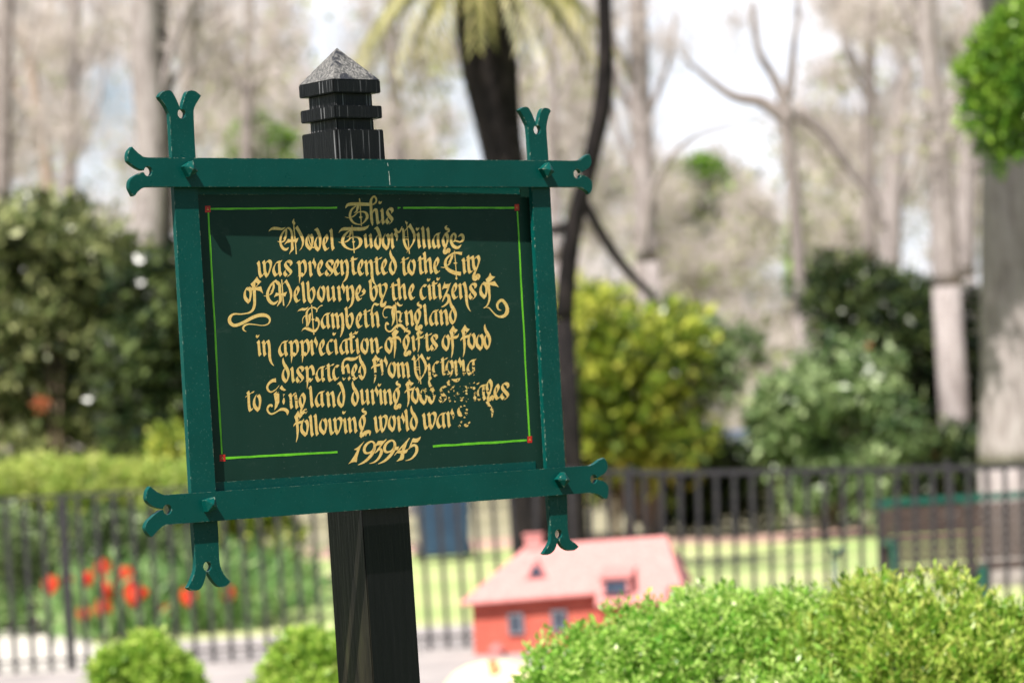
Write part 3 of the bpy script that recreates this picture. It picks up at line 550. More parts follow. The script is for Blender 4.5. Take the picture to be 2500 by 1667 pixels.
P = Paint(); K = (610, 805, 11.2)
word(P, K, [('i', 180, 747), ('.', 160, 128), ('Q', 315, 747), ('a', 770, 752), ('p', 1035, 745), ('p', 1335, 735), ('r', 1625, 732), ('e', 1875, 730), ('c', 2080, 708)])
K = (790, 800, 11.2)
word(P, K, [('i', 265, 760), ('.', 240, 120), ('a', 425, 752), ('T', 668, 742, .8, 1.18), ('i', 855, 742), ('.', 845, 85), ('o', 1000, 757), ('n', 1245, 732), ('o', 1660, 738), ('g', 2155, 640, 1, 1, 1)])
crop_put(P, K, [('w', [(675, 322, 50), (755, 278, 58), (850, 232, 55)]), ('w', [(1465, 690, 30), (1510, 590, 35), (1570, 535, 40), (1610, 525, 40)]), ('p', [(1860, 160), (1960, 25), (2060, 105), (1980, 215), (1990, 330), (1985, 560), (1935, 830), (1925, 830), (1925, 560), (1905, 320), (1885, 230)]), ('p', [(1760, 320), (1790, 245), (1870, 265), (1960, 230), (2050, 230), (2110, 300), (2120, 400), (2110, 420), (2080, 340), (2010, 300), (1900, 310), (1820, 340)])])
K = (990, 790, 10.69)
word(P, K, [('i', 140, 747), ('f', 262, 624, .8, .73), ('T', 462, 745, .95), ('s', 640, 727, .84), ('o', 935, 737), ('f', 1122, 720), ('f', 1430, 700), ('o', 1608, 702), ('o', 1818, 720), ('d', 2028, 697, .95)]); LINES.append(P)

P = Paint(); K = (670, 865, 10.22)
word(P, K, [('d', 175, 732), ('i', 385, 725), ('s', 528, 728, .9), ('p', 725, 705), ('a', 1012, 705), ('T', 1250, 702, 1.05), ('c', 1440, 675, .95), ('n', 1653, 668), ('e', 1912, 662), ('d', 2088, 662)])
crop_put(P, K, [('w', [(1700, 420, 62), (1702, 250, 55), (1740, 150, 45), (1820, 110, 70), (1920, 120, 85), (2030, 100, 60), (2110, 30, 8)])])
K = (890, 860, 8.4)
word(P, K, [('f', 136, 512, 1, .87), ('r', 300, 485), ('o', 470, 548), ('m', 640, 545, .97), ('i', 1275, 600, 1, 1.1), ('.', 1272, 82), ('c', 1378, 515), ('T', 1535, 495, .9), ('o', 1652, 515), ('r', 1820, 500), ('i', 1975, 487), ('a', 2085, 485)])
crop_put(P, (960-27.9*1, 535-317.3, 12.38), []) ; crop_put(P, (960+27.9, 535+317.3, 12.38), VCAP); crop_put(P, K, [('p', [(960, 150), (1015, 52), (1050, 130), (1020, 170)])]); LINES.append(P)

P = Paint(); K = (590, 920, 11.76)
word(P, K, [('T', 85, 1025, 1.05, 1.15), ('o', 315, 1022, 1, 1.05), ('n', 1335, 940), ('g', 1630, 930), ('l', 1912, 902)])
crop_put(P, K, [('w', [(985, 95, 120), (880, 110, 90), (780, 190, 65), (735, 290, 60), (760, 380, 60), (830, 430, 45), (900, 410, 40), (990, 350, 25), (1080, 240, 12)]), ('p', [(1040, 390), (1150, 235), (1200, 310), (1280, 380), (1220, 400), (1140, 370), (1090, 320)]), ('p', [(920, 480), (1000, 410), (1075, 390), (1080, 560), (1080, 720), (1020, 860), (940, 960), (960, 720), (940, 600)]),
 ('w', [(870, 860, 50), (850, 810, 70), (780, 830, 60), (740, 920, 55), (770, 1010, 55), (850, 1060, 50), (950, 1030, 45), (1050, 970, 40), (1130, 930, 75), (1230, 930, 90), (1310, 990, 95), (1310, 1090, 20)]), ('w', [(1210, 490, 60), (1215, 600, 30), (1205, 700, 75), (1205, 790, 20)])])
K = (760, 920, 10.22)
word(P, K, [('a', 82, 772), ('n', 355, 780), ('D', 635, 795, 1.1, 1.12), ('d', 990, 752), ('u', 1205, 717), ('r', 1465, 720), ('i', 1668, 715), ('.', 1655, 155), ('n', 1773, 720), ('g', 2028, 685, 1, 1, 1)])
K = (980, 915, 8.71)
word(P, K, [('f', 67, 562, 1, .85), ('o', 198, 637), ('o', 373, 655), ('d', 552, 642), ('s', 793, 605, .9), ('h', 958, 592), ('o', 1175, 580), ('r', 1320, 585), ('T', 1465, 570), ('a', 1590, 560), ('g', 1788, 450), ('e', 1955, 540, 1, .95), ('s', 2098, 547, 1, 1.05)])
crop_put(P, K, [('p', [(1055, 90), (1150, 85), (1250, 65), (1240, 110), (1200, 150), (1130, 160)]), ('w', [(1820, 560, 60), (1860, 640, 60), (1930, 760, 55), (1925, 900, 12)])]); LINES.append(P)

P = Paint(); K = (700, 990, 11.76)
word(P, K, [('f', 193, 864, 1, .96), ('o', 378, 908, 1.05, 1.02), ('l', 620, 912), ('l', 760, 887), ('o', 918, 862), ('w', 1170, 860, .97), ('i', 1602, 828), ('.', 1590, 145), ('n', 1735, 808), ('g', 2062, 745, 1, 1, 1)])
crop_put(P, K, [('w', [(2110, 900, 90), (2160, 860, 60), (2250, 780, 70), (2345, 740, 85)])])
K = (890, 985, 8.71)
crop_put(P, K, [('w', [(0, 620, 60), (60, 600, 75), (110, 600, 60), (110, 680, 8)])])
word(P, K, [('w', 185, 635, .93), ('o', 490, 617, .95), ('r', 675, 615), ('l', 835, 607), ('d', 958, 597), ('w', 1215, 567, .95), ('a', 1518, 542), ('r', 1730, 525)])
crop_put(P, K, [('w', [(2145, 50, 15), (2085, 45, 35), (2035, 75, 30)]), ('w', [(2010, 85, 20), (2000, 150, 60), (2030, 230, 90), (2085, 240, 40)]), ('w', [(2155, 115, 30), (2190, 140, 45)]), ('p', [(2130, 180), (2195, 195), (2170, 250), (2140, 225)]), ('w', [(2108, 300, 25), (2140, 285, 30)]), ('w', [(2068, 370, 25), (2050, 410, 35)]), ('w', [(2035, 455, 40), (2000, 500, 45)]), ('w', [(2120, 450, 40), (2170, 460, 75), (2200, 440, 30)]), ('w', [(2205, 420, 30), (2245, 390, 30)])]); LINES.append(P)

P = Paint(); K = (840, 1050, 11.76)
NINE = [('w', [(855, 395, 40), (882, 450, 70), (860, 540, 80), (790, 615, 58), (690, 655, 50), (610, 640, 75), (580, 560, 80), (610, 450, 75), (700, 355, 60), (800, 322, 52), (865, 375, 65), (880, 470, 80), (850, 590, 85), (780, 710, 85), (680, 825, 78), (560, 920, 58), (400, 995, 15)])]
crop_put(P, K, [('p', [(120, 970), (190, 880), (280, 750), (350, 620), (375, 570), (290, 560), (300, 540), (400, 480), (590, 305), (480, 470), (420, 640), (380, 780), (365, 910), (290, 905), (200, 930)]),
 ('p', [(900, 470), (930, 380), (970, 310), (1050, 300), (1140, 300), (1210, 245), (1220, 275), (1130, 380), (1070, 420), (960, 430)]), ('w', [(1200, 265, 25), (1050, 450, 45), (960, 580, 50), (880, 660, 10)]), ('w', [(990, 570, 30), (1050, 540, 60), (1075, 610, 85), (1040, 720, 75), (960, 840, 60), (850, 920, 40), (725, 955, 12)]),
 ('p', [(1440, 575), (1470, 480), (1580, 460), (1550, 560), (1490, 570)]), ('w', [(1880, 220, 25), (1700, 430, 45), (1560, 580, 35), (1440, 725, 12)]), ('w', [(1850, 260, 30), (1790, 350, 50), (1740, 450, 85), (1700, 560, 80), (1680, 680, 95), (1655, 790, 115), (1590, 840, 60), (1510, 890, 12)]), ('p', [(1500, 650), (1570, 575), (1700, 580), (1850, 530), (1800, 640), (1700, 685), (1580, 660)]),
 ('p', [(1980, 225), (2070, 240), (2140, 215), (2210, 175), (2170, 280), (2110, 345), (2040, 355), (1950, 345)]), ('w', [(1985, 240, 30), (1920, 400, 40), (1870, 530, 20)]), ('w', [(1840, 545, 15), (1900, 490, 40), (1960, 440, 70), (2040, 430, 70), (2090, 510, 85), (2070, 640, 75), (1980, 770, 55), (1880, 840, 35), (1765, 870, 12)])] + NINE)
crop_put(P, (K[0]+580/11.76, K[1]-30/11.76, 11.76), NINE); LINES.append(P)
for P in LINES: P.build("lettering_line", M['gold'])

# ------------------------------------------------------------------ the post, grooved head and pyramid cap
zf = -.0325; w2 = .052
pc = S((826, 385), zf)[0] + w2; lean = .0075          # post axis across the sign, lean over the sign's height
def slab(mb, z0, z1, hw, top_hw=None):
    th = hw if top_hw is None else top_hw; v = []
    for z, h in ((z0, hw), (z1, th)):
        cx_ = pc - lean*(z-1.9)/.65*1.0; cy_ = -zf + w2
        v += [(cx_-h, cy_-h, z), (cx_+h, cy_-h, z), (cx_+h, cy_+h, z), (cx_-h, cy_+h, z)]
    mb.add(v, [(3, 2, 1, 0), (4, 5, 6, 7), (0, 1, 5, 4), (1, 2, 6, 5), (2, 3, 7, 6), (3, 0, 4, 7)])
def hz(x, y): return S((x, y), zf)[2]
zt = [hz(828, 315), hz(823, 287.4), hz(822, 256.3), hz(821, 225.3), hz(820, 193.0)]
za_ = S((824, 118.0), zf-w2)[2]
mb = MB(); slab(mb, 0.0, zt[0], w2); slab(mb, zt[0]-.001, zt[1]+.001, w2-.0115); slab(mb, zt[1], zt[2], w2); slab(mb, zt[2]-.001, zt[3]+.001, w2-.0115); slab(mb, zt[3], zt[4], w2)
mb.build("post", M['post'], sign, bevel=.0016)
mb = MB(); slab(mb, zt[4]+.0002, za_, w2-.0006, .0006); mb.build("post_cap", M['cap'], sign, bevel=.0012)

# scratches and a crack in the paint of the top rail
def scratch(pts, w, z, mat):
    v = []; f = []
    for k in range(len(pts)-1):
        (x0_, y0_), (x1_, y1_) = pts[k], pts[k+1]; b_ = len(v); t = np.array([x1_-x0_, y1_-y0_]); t = t/np.linalg.norm(t); n_ = np.array([-t[1], t[0]])*w/2*rnd.uniform(.5, 1.2)
        for q in ((x0_+n_[0], y0_+n_[1]), (x0_-n_[0], y0_-n_[1]), (x1_-n_[0], y1_-n_[1]), (x1_+n_[0], y1_+n_[1])):
            c_ = S(q, z); v.append(c_)
        f.append((b_, b_+1, b_+2, b_+3))
    return mesh_obj("paint_crack", v, f, mat, sign)
M['chalk'] = plain("chalky_paint", (.35, .40, .36), (.55, .58, .52), 400, .8, 0)
scratch([(946, 398), (947.5, 406)], 1.2, .0003, M['chalk']); scratch([(949, 418), (950.5, 430), (951, 442), (952, 452)], 1.6, .0003, M['chalk'])

# ------------------------------------------------------------------ ground: lawn, paving, path, soil bed
def grass_mat():
    m, nt, b = new_mat("dry_lawn"); v = coords(nt); n1 = noise(nt, v, .35, 5, .6); n2 = noise(nt, v, 6, 5, .65)
    c = ramp(nt, n1, [(.3, (.16, .27, .07)), (.5, (.36, .40, .17)), (.7, (.50, .46, .27))])
    c = mixc(nt, ramp(nt, n2, [(.35, g(0)), (.7, g(.6))]), c, (.30, .40, .12))
    nt.links.new(c, b.inputs["Base Color"]); b.inputs["Roughness"].default_value = .9; bump(nt, b, noise(nt, v, 30, 4), .6, .03); return m
M['lawn'] = grass_mat()
M['paving'] = plain("pinkish_paving", (.26, .235, .23), (.36, .325, .315), 2.2, .85, .2, .004)
M['path'] = plain("pale_gravel", (.44, .41, .37), (.60, .56, .51), 14, .9, .4, .01)
M['soil'] = plain("pink_soil", (.33, .20, .15), (.46, .31, .25), 1.1, .95, .4, .02)
M['litter'] = plain("leaf_litter", (.16, .15, .08), (.30, .27, .18), .25, .95, .3, .03)
def sheet(name, poly, z, mat, step=None):
    bm = bmesh.new(); bm.faces.new([bm.verts.new((x, y, gz(x)+z)) for x, y in poly]); bm.normal_update()
    for f in bm.faces:
        if f.normal.z < 0: f.normal_flip()
    o = bm_obj(name, bm, mat); o['kind'] = 'structure'; return o
def strip(name, y0, y1, z, mat, xs=(-60, -12, 0, .8, 1.6, 2.4, 3.2, 12, 60)):
    v = []; f = []
    for x in xs: v += [(x, y0, gz(x)+z), (x, y1, gz(x)+z)]
    for i in range(len(xs)-1): f.append((2*i, 2*i+2, 2*i+3, 2*i+1))
    o = mesh_obj(name, v, f, mat); o['kind'] = 'structure'; return o
XS = (-1500, -60, -12, 0, .8, 1.6, 2.4, 3.2, 12, 60, 1500)
strip("ground", -60, 1800, 0.0, M['lawn'], XS)
M['bounce_cut_turf'] = plain("dark_bounce_turf", (.03, .06, .015), (.06, .10, .03), 3, .95, .4, .02)  # unseen dark grass, added to cut bounce light onto the sign
strip("bounce_cut_turf", -60, 14.5, .004, M['bounce_cut_turf'])
strip("paving", 14.5, 23.2, .004, M['paving'])
strip("flagstones", 23.2, 26.3, .004, M['paving'])
sheet("garden_path", [(-12, 23.3), (-2.75, 23.3), (-3.0, 26.3), (-3.35, 26.3), (-3.6, 29), (-4.6, 33), (-7, 38), (-12, 40)], .006, M['path'])
strip("soil", 43.0, 47.5, .004, M['soil'])
strip("woodland_floor", 47.5, 1700, .002, M['litter'], XS)

# ------------------------------------------------------------------ foliage builders
def leaf_quads(P, D, L, Wd, fold=.25):
    """P tips' base points, D unit directions, L lengths, Wd widths -> verts, faces: small pointed leaves"""
    n = len(P); up = nrg.normal(size=(n, 3)); s = np.cross(D, up); s /= np.linalg.norm(s, axis=1)[:, None]+1e-9
    nn = np.cross(s, D); L = L[:, None]; Wd = Wd[:, None]
    a = P; t = P + D*L; m = P + D*L*.5 - nn*L*.12
    v = np.stack([a, m+s*Wd*.5, t, m-s*Wd*.5], 1).reshape(-1, 3)
    f = np.arange(4*n).reshape(n, 4); return v, f
def sprays(C0, Dn, k, size, spread=.7, wr=.5, len_=1.0):
    """k leaves fanned about each shoot"""
    n = len(C0); P = np.repeat(C0, k, 0); D = np.repeat(Dn, k, 0)
    along = np.tile(np.linspace(0, 1, k), n)[:, None]*size*len_
    P = P + D*along + nrg.normal(size=P.shape)*size*.12
    D = D + nrg.normal(size=D.shape)*spread; D /= np.linalg.norm(D, axis=1)[:, None]
    L = size*nrg.uniform(.6, 1.2, len(P)); return leaf_quads(P, D, L, L*wr)
def blob_points(n, blobs, rlo=.75, rhi=1.06, zcut=None):
    w = np.array([b[3]*b[4] for b in blobs]); idx = nrg.choice(len(blobs), n, p=w/w.sum())
    B = np.array([[b[0], b[1], b[2]] for b in blobs])[idx]; Rr = np.array([[b[3], b[4], b[5]] for b in blobs])[idx]
    d = nrg.normal(size=(n, 3)); d /= np.linalg.norm(d, axis=1)[:, None]
    P = B + d*Rr*nrg.uniform(rlo, rhi, n)[:, None]; return P, d, idx
def foliage(name, parent, mat, n, blobs, size, k=4, spread=.8, up=.5, rlo=.72, wr=.5, droop=0.0, vclump=.35, zmin=.02):
    P, d, idx = blob_points(n, blobs, rlo)
    keep = P[:, 2] > zmin; P, d, idx = P[keep], d[keep], idx[keep]
    D = d + np.array([0, 0, up-droop]) + nrg.normal(size=d.shape)*.35; D /= np.linalg.norm(D, axis=1)[:, None]
    v, f = sprays(P, D, k, size, spread, wr)
    cl = nrg.uniform(0, 1, len(blobs))[idx]; base = (1-vclump)*nrg.uniform(0, 1, len(P)) + vclump*cl
    a = np.repeat(np.clip(np.repeat(base, k)+nrg.normal(size=len(P)*k)*.16, 0, 1), 4)
    me = bpy.data.meshes.new(name); me.vertices.add(len(v)); me.vertices.foreach_set('co', v.astype(np.float32).ravel())
    me.loops.add(f.size); me.loops.foreach_set('vertex_index', f.astype(np.int32).ravel())
    me.polygons.add(len(f)); me.polygons.foreach_set('loop_start', np.arange(0, f.size, 4, dtype=np.int32))
    at = me.attributes.new('v', 'FLOAT', 'POINT'); at.data.foreach_set('value', a.astype(np.float32))
    me.update(calc_edges=True); me.validate(); me.materials.append(mat)
    o = bpy.data.objects.new(name, me); C.objects.link(o); o.parent = parent; return o
def stems(parent, spots, mat, h, r=.02, name="stem", n=5, spread=.3):
    mb = MB()
    for (x, y) in spots:
        for _ in range(n):
            dx, dy = rnd.uniform(-spread, spread), rnd.uniform(-spread, spread)
            mb.tube([(x, y, -.05), (x+dx*.5, y+dy*.5, h*.5), (x+dx, y+dy, h)], [r, r*.8, r*.4], 6)
    return mb.build(name, mat, parent, True)
M['bark'] = plain("grey_bark", (.20, .17, .15), (.38, .34, .31), 3.0, .9, .6, .03, (1, 1, .35))
M['stemwood'] = plain("stem_wood", (.07, .05, .03), (.15, .11, .07), 20, .9, .4, .01)
M['box'] = leaf_mat("box_leaf", (.12, .34, .03), (.36, .58, .10), (.60, .72, .24), .48, .35)
M['cypress'] = leaf_mat("golden_cypress_leaf", (.11, .28, .02), (.34, .50, .07), (.62, .64, .17), .45, .4)
M['ball'] = leaf_mat("lime_bush_leaf", (.09, .22, .015), (.32, .50, .06), (.58, .68, .16), .4, .5)
M['limehedge'] = leaf_mat("lime_hedge_leaf", (.12, .26, .03), (.40, .50, .10), (.66, .68, .22), .35, .5)
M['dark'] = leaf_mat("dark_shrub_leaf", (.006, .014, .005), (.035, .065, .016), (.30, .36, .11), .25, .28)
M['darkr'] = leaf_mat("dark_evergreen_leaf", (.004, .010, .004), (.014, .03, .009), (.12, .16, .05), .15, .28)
M['yellow'] = leaf_mat("yellow_green_leaf", (.025, .06, .01), (.20, .28, .03), (.70, .70, .13), .4, .3)
M['weep'] = leaf_mat("grey_green_leaf", (.02, .05, .015), (.13, .20, .07), (.42, .52, .26), .3, .35)
M['sunlit'] = leaf_mat("dappled_leaf", (.008, .016, .006), (.10, .13, .04), (.46, .48, .22), .3, .3)
M['ivy'] = leaf_mat("ivy_leaf", (.01, .05, .006), (.11, .25, .02), (.34, .52, .06), .3, .4)
M['olive'] = leaf_mat("olive_leaf", (.12, .16, .05), (.30, .34, .14), (.50, .50, .26), .3, .6)

def at_ground(x, d, dz=0):
    q = px(x, CY, d); return q[0], q[1]
def zpx(x, y, d): return px(x, y, d)[2]

# near clipped shrubs, bottom right
def mound(c, r, nb, seed):
    q = random.Random(seed); out = [(c[0], c[1], c[2], r[0]*.93, r[1]*.93, r[2]*.93)]
    for _ in range(nb):
        an = q.uniform(0, 2*math.pi); el = math.asin(q.uniform(-.15, 1)); s = q.uniform(.16, .30)
        out.append((c[0]+r[0]*.84*math.cos(an)*math.cos(el), c[1]+r[1]*.84*math.sin(an)*math.cos(el), c[2]+r[2]*.84*math.sin(el), r[0]*s, r[1]*s, r[2]*s*1.1))
    return out
p = px(1745, 1875, 8.6); e = empty("box_shrub", (p[0], p[1], 0)); tag(e, "large clipped lime green box shrub in the foreground below the sign's right edge", "shrub")
foliage("foliage", e, M['box'], 14000, mound((0, 0, p[2]), (.515, .5, .415), 70, 3), .022, 6, .8, .7, .78, .46)
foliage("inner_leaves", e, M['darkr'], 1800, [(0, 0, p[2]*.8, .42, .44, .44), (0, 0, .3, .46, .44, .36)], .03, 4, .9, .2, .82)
stems(e, [(0, 0)], M['stemwood'], .6, .02, n=9)
p = px(2235, 1930, 8.45); e = empty("golden_cypress", (p[0], p[1], 0)); tag(e, "feathery yellow green clipped conifer at the bottom right corner", "shrub")
foliage("foliage", e, M['cypress'], 13000, mound((0, 0, p[2]), (.44, .46, .475), 72, 8), .025, 6, .5, 1.0, .78, .36)
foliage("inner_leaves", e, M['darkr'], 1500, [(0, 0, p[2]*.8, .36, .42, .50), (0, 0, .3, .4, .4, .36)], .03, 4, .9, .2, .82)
stems(e, [(0, 0)], M['stemwood'], .6, .02, n=9)
# two round lime bushes
p = px(352, 1715, 14); e = empty("round_bush", (p[0], p[1], 0)); tag(e, "small round lime green bush at the bottom left below the red tulips", "bush", "round lime bushes")
foliage("foliage", e, M['ball'], 5200, mound((0, 0, p[2]), (.20, .22, .235), 26, 5)+[(-.1, 0, p[2]+.12, .1, .1, .1), (.12, -.05, p[2]+.05, .12, .1, .1), (.03, 0, p[2]+.2, .07, .07, .07)], .032, 5, .9, .6, .6)
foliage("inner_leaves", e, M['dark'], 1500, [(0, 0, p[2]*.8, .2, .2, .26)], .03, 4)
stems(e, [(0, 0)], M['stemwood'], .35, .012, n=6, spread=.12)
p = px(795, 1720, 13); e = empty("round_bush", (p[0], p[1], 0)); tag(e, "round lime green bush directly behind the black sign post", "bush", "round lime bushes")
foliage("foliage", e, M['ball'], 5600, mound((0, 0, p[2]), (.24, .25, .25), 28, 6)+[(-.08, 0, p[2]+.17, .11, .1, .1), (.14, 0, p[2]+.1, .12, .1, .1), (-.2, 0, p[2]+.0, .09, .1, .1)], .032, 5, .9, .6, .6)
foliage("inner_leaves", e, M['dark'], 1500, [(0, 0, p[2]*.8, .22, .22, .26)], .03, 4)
stems(e, [(0, 0)], M['stemwood'], .35, .012, n=6, spread=.12)

# ------------------------------------------------------------------ iron fence
fen = empty("iron_fence", (0, 23.4, 0)); tag(fen, "long black iron railing fence with thin vertical bars across the garden", "fence")
FY = 0.0; FH = 1.19
def ftop(x): return gz(x) + FH - (.05 if x > 0 else 0)*min(x, 1)
XB = [(-4.2), (-.3)]
def rail(x0, x1, zf_, h, t):
    mb = MB(); v = [(x0, -t, zf_(x0)-h), (x0, t, zf_(x0)-h), (x0, t, zf_(x0)+h), (x0, -t, zf_(x0)+h), (x1, -t, zf_(x1)-h), (x1, t, zf_(x1)-h), (x1, t, zf_(x1)+h), (x1, -t, zf_(x1)+h)]
    mb.add(v, [(0, 1, 2, 3), (7, 6, 5, 4), (0, 4, 5, 1), (1, 5, 6, 2), (2, 6, 7, 3), (3, 7, 4, 0)]); return mb.build("rail", M['iron'], fen)
segs = [(-4.4, 0.0), (0.0, 1.0), (1.0, 3.2), (3.2, 4.4)]
for a_, b_ in segs:
    rail(a_, b_, ftop, .019 if a_ >= 0 else .012, .012 if a_ < 0 else .022); rail(a_, b_, lambda x: gz(x)+.085, .010, .010)
mb = MB(); mb.box((0, 0, .54), (.015, .015, .60)); bar0 = mb.build("bar", M['iron'], fen); first = True
x = -4.35
while x < 4.35:
    o = bar0 if first else bar0.copy()
    if not first: C.objects.link(o); o.parent = fen
    first = False
    o.location = (x, 0, gz(x)+.03 + (0 if x < 0 else -.035*min(x, 1))); o.rotation_euler = (0, R(2.3) if x > 0 else R(-.6), 0)
    x += .1225
for xx in (-3.1, .75, 2.9):
    mb = MB(); mb.box((xx, .0, gz(xx)+.58), (.016, .016, .62)); mb.build("fence_post", M['iron'], fen)

# ------------------------------------------------------------------ model house and thatched model cottage
M['rooftile'] = plain("pink_roof_tile", (.46, .165, .155), (.56, .24, .225), 40, .75, .4, .004, (1, 1, 1))
def brick_mat():
    m, nt, b = new_mat("model_brick"); t = N(nt, "ShaderNodeTexCoord"); s = N(nt, "ShaderNodeMapping"); s.inputs["Rotation"].default_value = (R(90), 0, 0)
    nt.links.new(t.outputs["Object"], s.inputs[0]); k = N(nt, "ShaderNodeTexBrick", i_Scale=9.0); k.inputs["Color1"].default_value = (.40, .065, .042, 1); k.inputs["Color2"].default_value = (.48, .10, .065, 1); k.inputs["Mortar"].default_value = (.30, .09, .065, 1)
    nt.links.new(s.outputs[0], k.inputs["Vector"]); nt.links.new(k.outputs["Color"], b.inputs["Base Color"]); b.inputs["Roughness"].default_value = .8; return m
M['brick'] = brick_mat()
M['glassdk'] = plain("dark_pane", (.02, .03, .05), (.05, .07, .11), 20, .15, 0)
M['frame'] = plain("lead_frame", (.10, .11, .13), (.18, .19, .22), 20, .5, 0)
HD = 22.3; ax, ay = at_ground(1268, HD); house = empty("model_house", (ax, ay, gz(ax)), R(-9)); tag(house, "red brick model house with a pink hipped tile roof in front of the fence", "model house")
ZB = zpx(1268, 1607, HD) - gz(ax); u = HD/F_PX               # metres per photo pixel at the house
wl_ = (1268-1112)*u; wr_ = (1500-1268)*u; eave = (1607-1457)*u + ZB; ridge = (1607-1334)*u + ZB; dep = .52
mb = MB(); mb.box(((wr_-wl_)/2, dep/2, (eave-.0)/2), ((wl_+wr_)/2, dep/2, eave/2)); mb.build("wall", M['brick'], house, bevel=.004)
mb = MB(); mb.box(((wr_-wl_)/2, dep/2, ZB+.02), ((wl_+wr_)/2+.012, dep/2+.012, .02)); mb.build("plinth", M['paving'], house)
eL = -(1268-1087)*u; eR = (1634-1268)*u; rL = -(1268-1243)*u+.0; rR = (1588-1268)*u; oy = -.075
v = [(eL, oy, eave-.012), (eR, oy, eave+.03), (eR, dep+.075, eave+.03), (eL, dep+.075, eave-.012), (rL, dep/2, ridge), (rR, dep/2, ridge+.015), (eL, oy, eave-.034), (eR, oy, eave+.008), (eR, dep+.075, eave+.008), (eL, dep+.075, eave-.034)]
mb = MB(); mb.add(v, [(0, 1, 5, 4), (1, 2, 5), (2, 3, 4, 5), (3, 0, 4), (0, 6, 7, 1), (1, 7, 8, 2), (2, 8, 9, 3), (3, 9, 6, 0), (6, 9, 8, 7)]); roof = mb.build("roof", M['rooftile'], house, bevel=.006)
mb = MB(); mb.box((rL+.045, dep/2, ridge+.012), (.055, .045, .05)); mb.box((rL+.045, dep/2, ridge+.066), (.064, .054, .008)); mb.build("chimney", M['rooftile'], roof)
def pane(cx_, cy_, z, w, h, parent=house):
    mb = MB(); t = .008
    for (dx, dz, hx, hz_) in ((-w, 0, t, h+t), (w, 0, t, h+t), (0, -h, w-t, t), (0, h, w-t, t), (0, 0, .004, h-t)): mb.box((cx_+dx, cy_-.006, z+dz), (hx, .008, hz_))
    wnd = mb.build("window", M['frame'], parent); mb = MB(); mb.box((cx_, cy_, z), (w-t*.5, .004, h-t*.5)); mb.build("pane", M['glassdk'], wnd)
for (wx, wy) in ((1220, 1521), (1325, 1518)): pane((wx-1268)*u/.985, -.004, (1607-wy)*u+ZB, 16*u, 22*u)
# wing on the right with its lower roof
mb = MB(); a_, b_ = (1445-1268)*u, (1580-1268)*u; mb.box(((a_+b_)/2, -.05, (eave-.03)/2), ((b_-a_)/2, .085, (eave-.03)/2)); mb.build("wing_wall", M['brick'], house, bevel=.004)
zt_, zb_ = (1607-1390)*u+ZB, (1607-1478)*u+ZB
v = [(a_-.05, -.19, zb_), (b_+.05, -.19, zb_), (b_+.05, .12, zt_), (a_-.05, .12, zt_), (a_-.05, -.19, zb_-.022), (b_+.05, -.19, zb_-.022), (b_+.05, .12, zb_), (a_-.05, .12, zb_)]
mb = MB(); mb.add(v, [(0, 1, 2, 3), (7, 6, 5, 4), (0, 4, 5, 1), (1, 5, 6, 2), (2, 6, 7, 3), (3, 7, 4, 0)]); mb.build("wing_roof", M['rooftile'], house, bevel=.004)
def dormer(cx_, z, w, h, y0, gable):
    mb = MB()
    if gable:
        v = [(-w, y0, z-h), (w, y0, z-h), (0, y0, z+h), (-w, y0+.22, z-h), (w, y0+.22, z-h), (0, y0+.22, z+h)]
        v = [(q[0]+cx_, q[1], q[2]) for q in v]; mb.add(v, [(0, 1, 2), (5, 4, 3), (0, 2, 5, 3), (1, 4, 5, 2), (0, 3, 4, 1)]); d_ = mb.build("dormer", M['rooftile'], house, bevel=.004)
        mb = MB(); s = .62; mb.add([(cx_-w*s, y0-.003, z-h*.8), (cx_+w*s, y0-.003, z-h*.8), (cx_+w*s*.5, y0-.003, z+.1*h), (cx_, y0-.003, z+h*.55), (cx_-w*s*.5, y0-.003, z+.1*h), (cx_-w*s, y0+.004, z-h*.8), (cx_+w*s, y0+.004, z-h*.8), (cx_, y0+.004, z+h*.55)], [(0, 1, 2, 3, 4), (5, 7, 6), (0, 5, 6, 1)]); mb.build("dormer_pane", M['glassdk'], d_)
    else:
        mb.box((cx_, y0+.11, z), (w, .11, h)); d_ = mb.build("dormer", M['rooftile'], house, bevel=.004); mb = MB()
        mb.add([(cx_-w*1.15, y0-.02, z+h), (cx_+w*1.15, y0-.02, z+h), (cx_+w*1.15, y0+.24, z+h+.05), (cx_-w*1.15, y0+.24, z+h+.05), (cx_-w*1.15, y0-.02, z+h+.014), (cx_+w*1.15, y0-.02, z+h+.014), (cx_+w*1.15, y0+.24, z+h+.064), (cx_-w*1.15, y0+.24, z+h+.064)], [(3, 2, 1, 0), (4, 5, 6, 7), (0, 1, 5, 4), (1, 2, 6, 5), (2, 3, 7, 6), (3, 0, 4, 7)]); mb.build("dormer_roof", M['rooftile'], d_)
        mb = MB(); mb.box((cx_, y0-.002, z-.006), (w*.72, .004, h*.72)); mb.build("dormer_pane", M['glassdk'], d_)
dormer((1274-1268)*u, (1607-1391)*u+ZB, 30*u, 24*u, .035, True)
dormer((1477-1268)*u, (1607-1440)*u+ZB, 36*u, 20*u, -.165, False)
mb = MB(); mb.box(((1170-1268)*u, -.05, (ZB+(1607-1580)*u)/2), (.04, .05, (ZB+(1607-1580)*u)/2)); mb.add([(-.05+(1170-1268)*u, -.11, ZB+.07), (.05+(1170-1268)*u, -.11, ZB+.07), ((1170-1268)*u, -.11, ZB+.12), (-.05+(1170-1268)*u, .0, ZB+.07), (.05+(1170-1268)*u, .0, ZB+.07), ((1170-1268)*u, .0, ZB+.12)], [(0, 1, 2), (5, 4, 3), (0, 2, 5, 3), (1, 4, 5, 2), (0, 3, 4, 1)])
mb.build("porch", M['rooftile'], house)
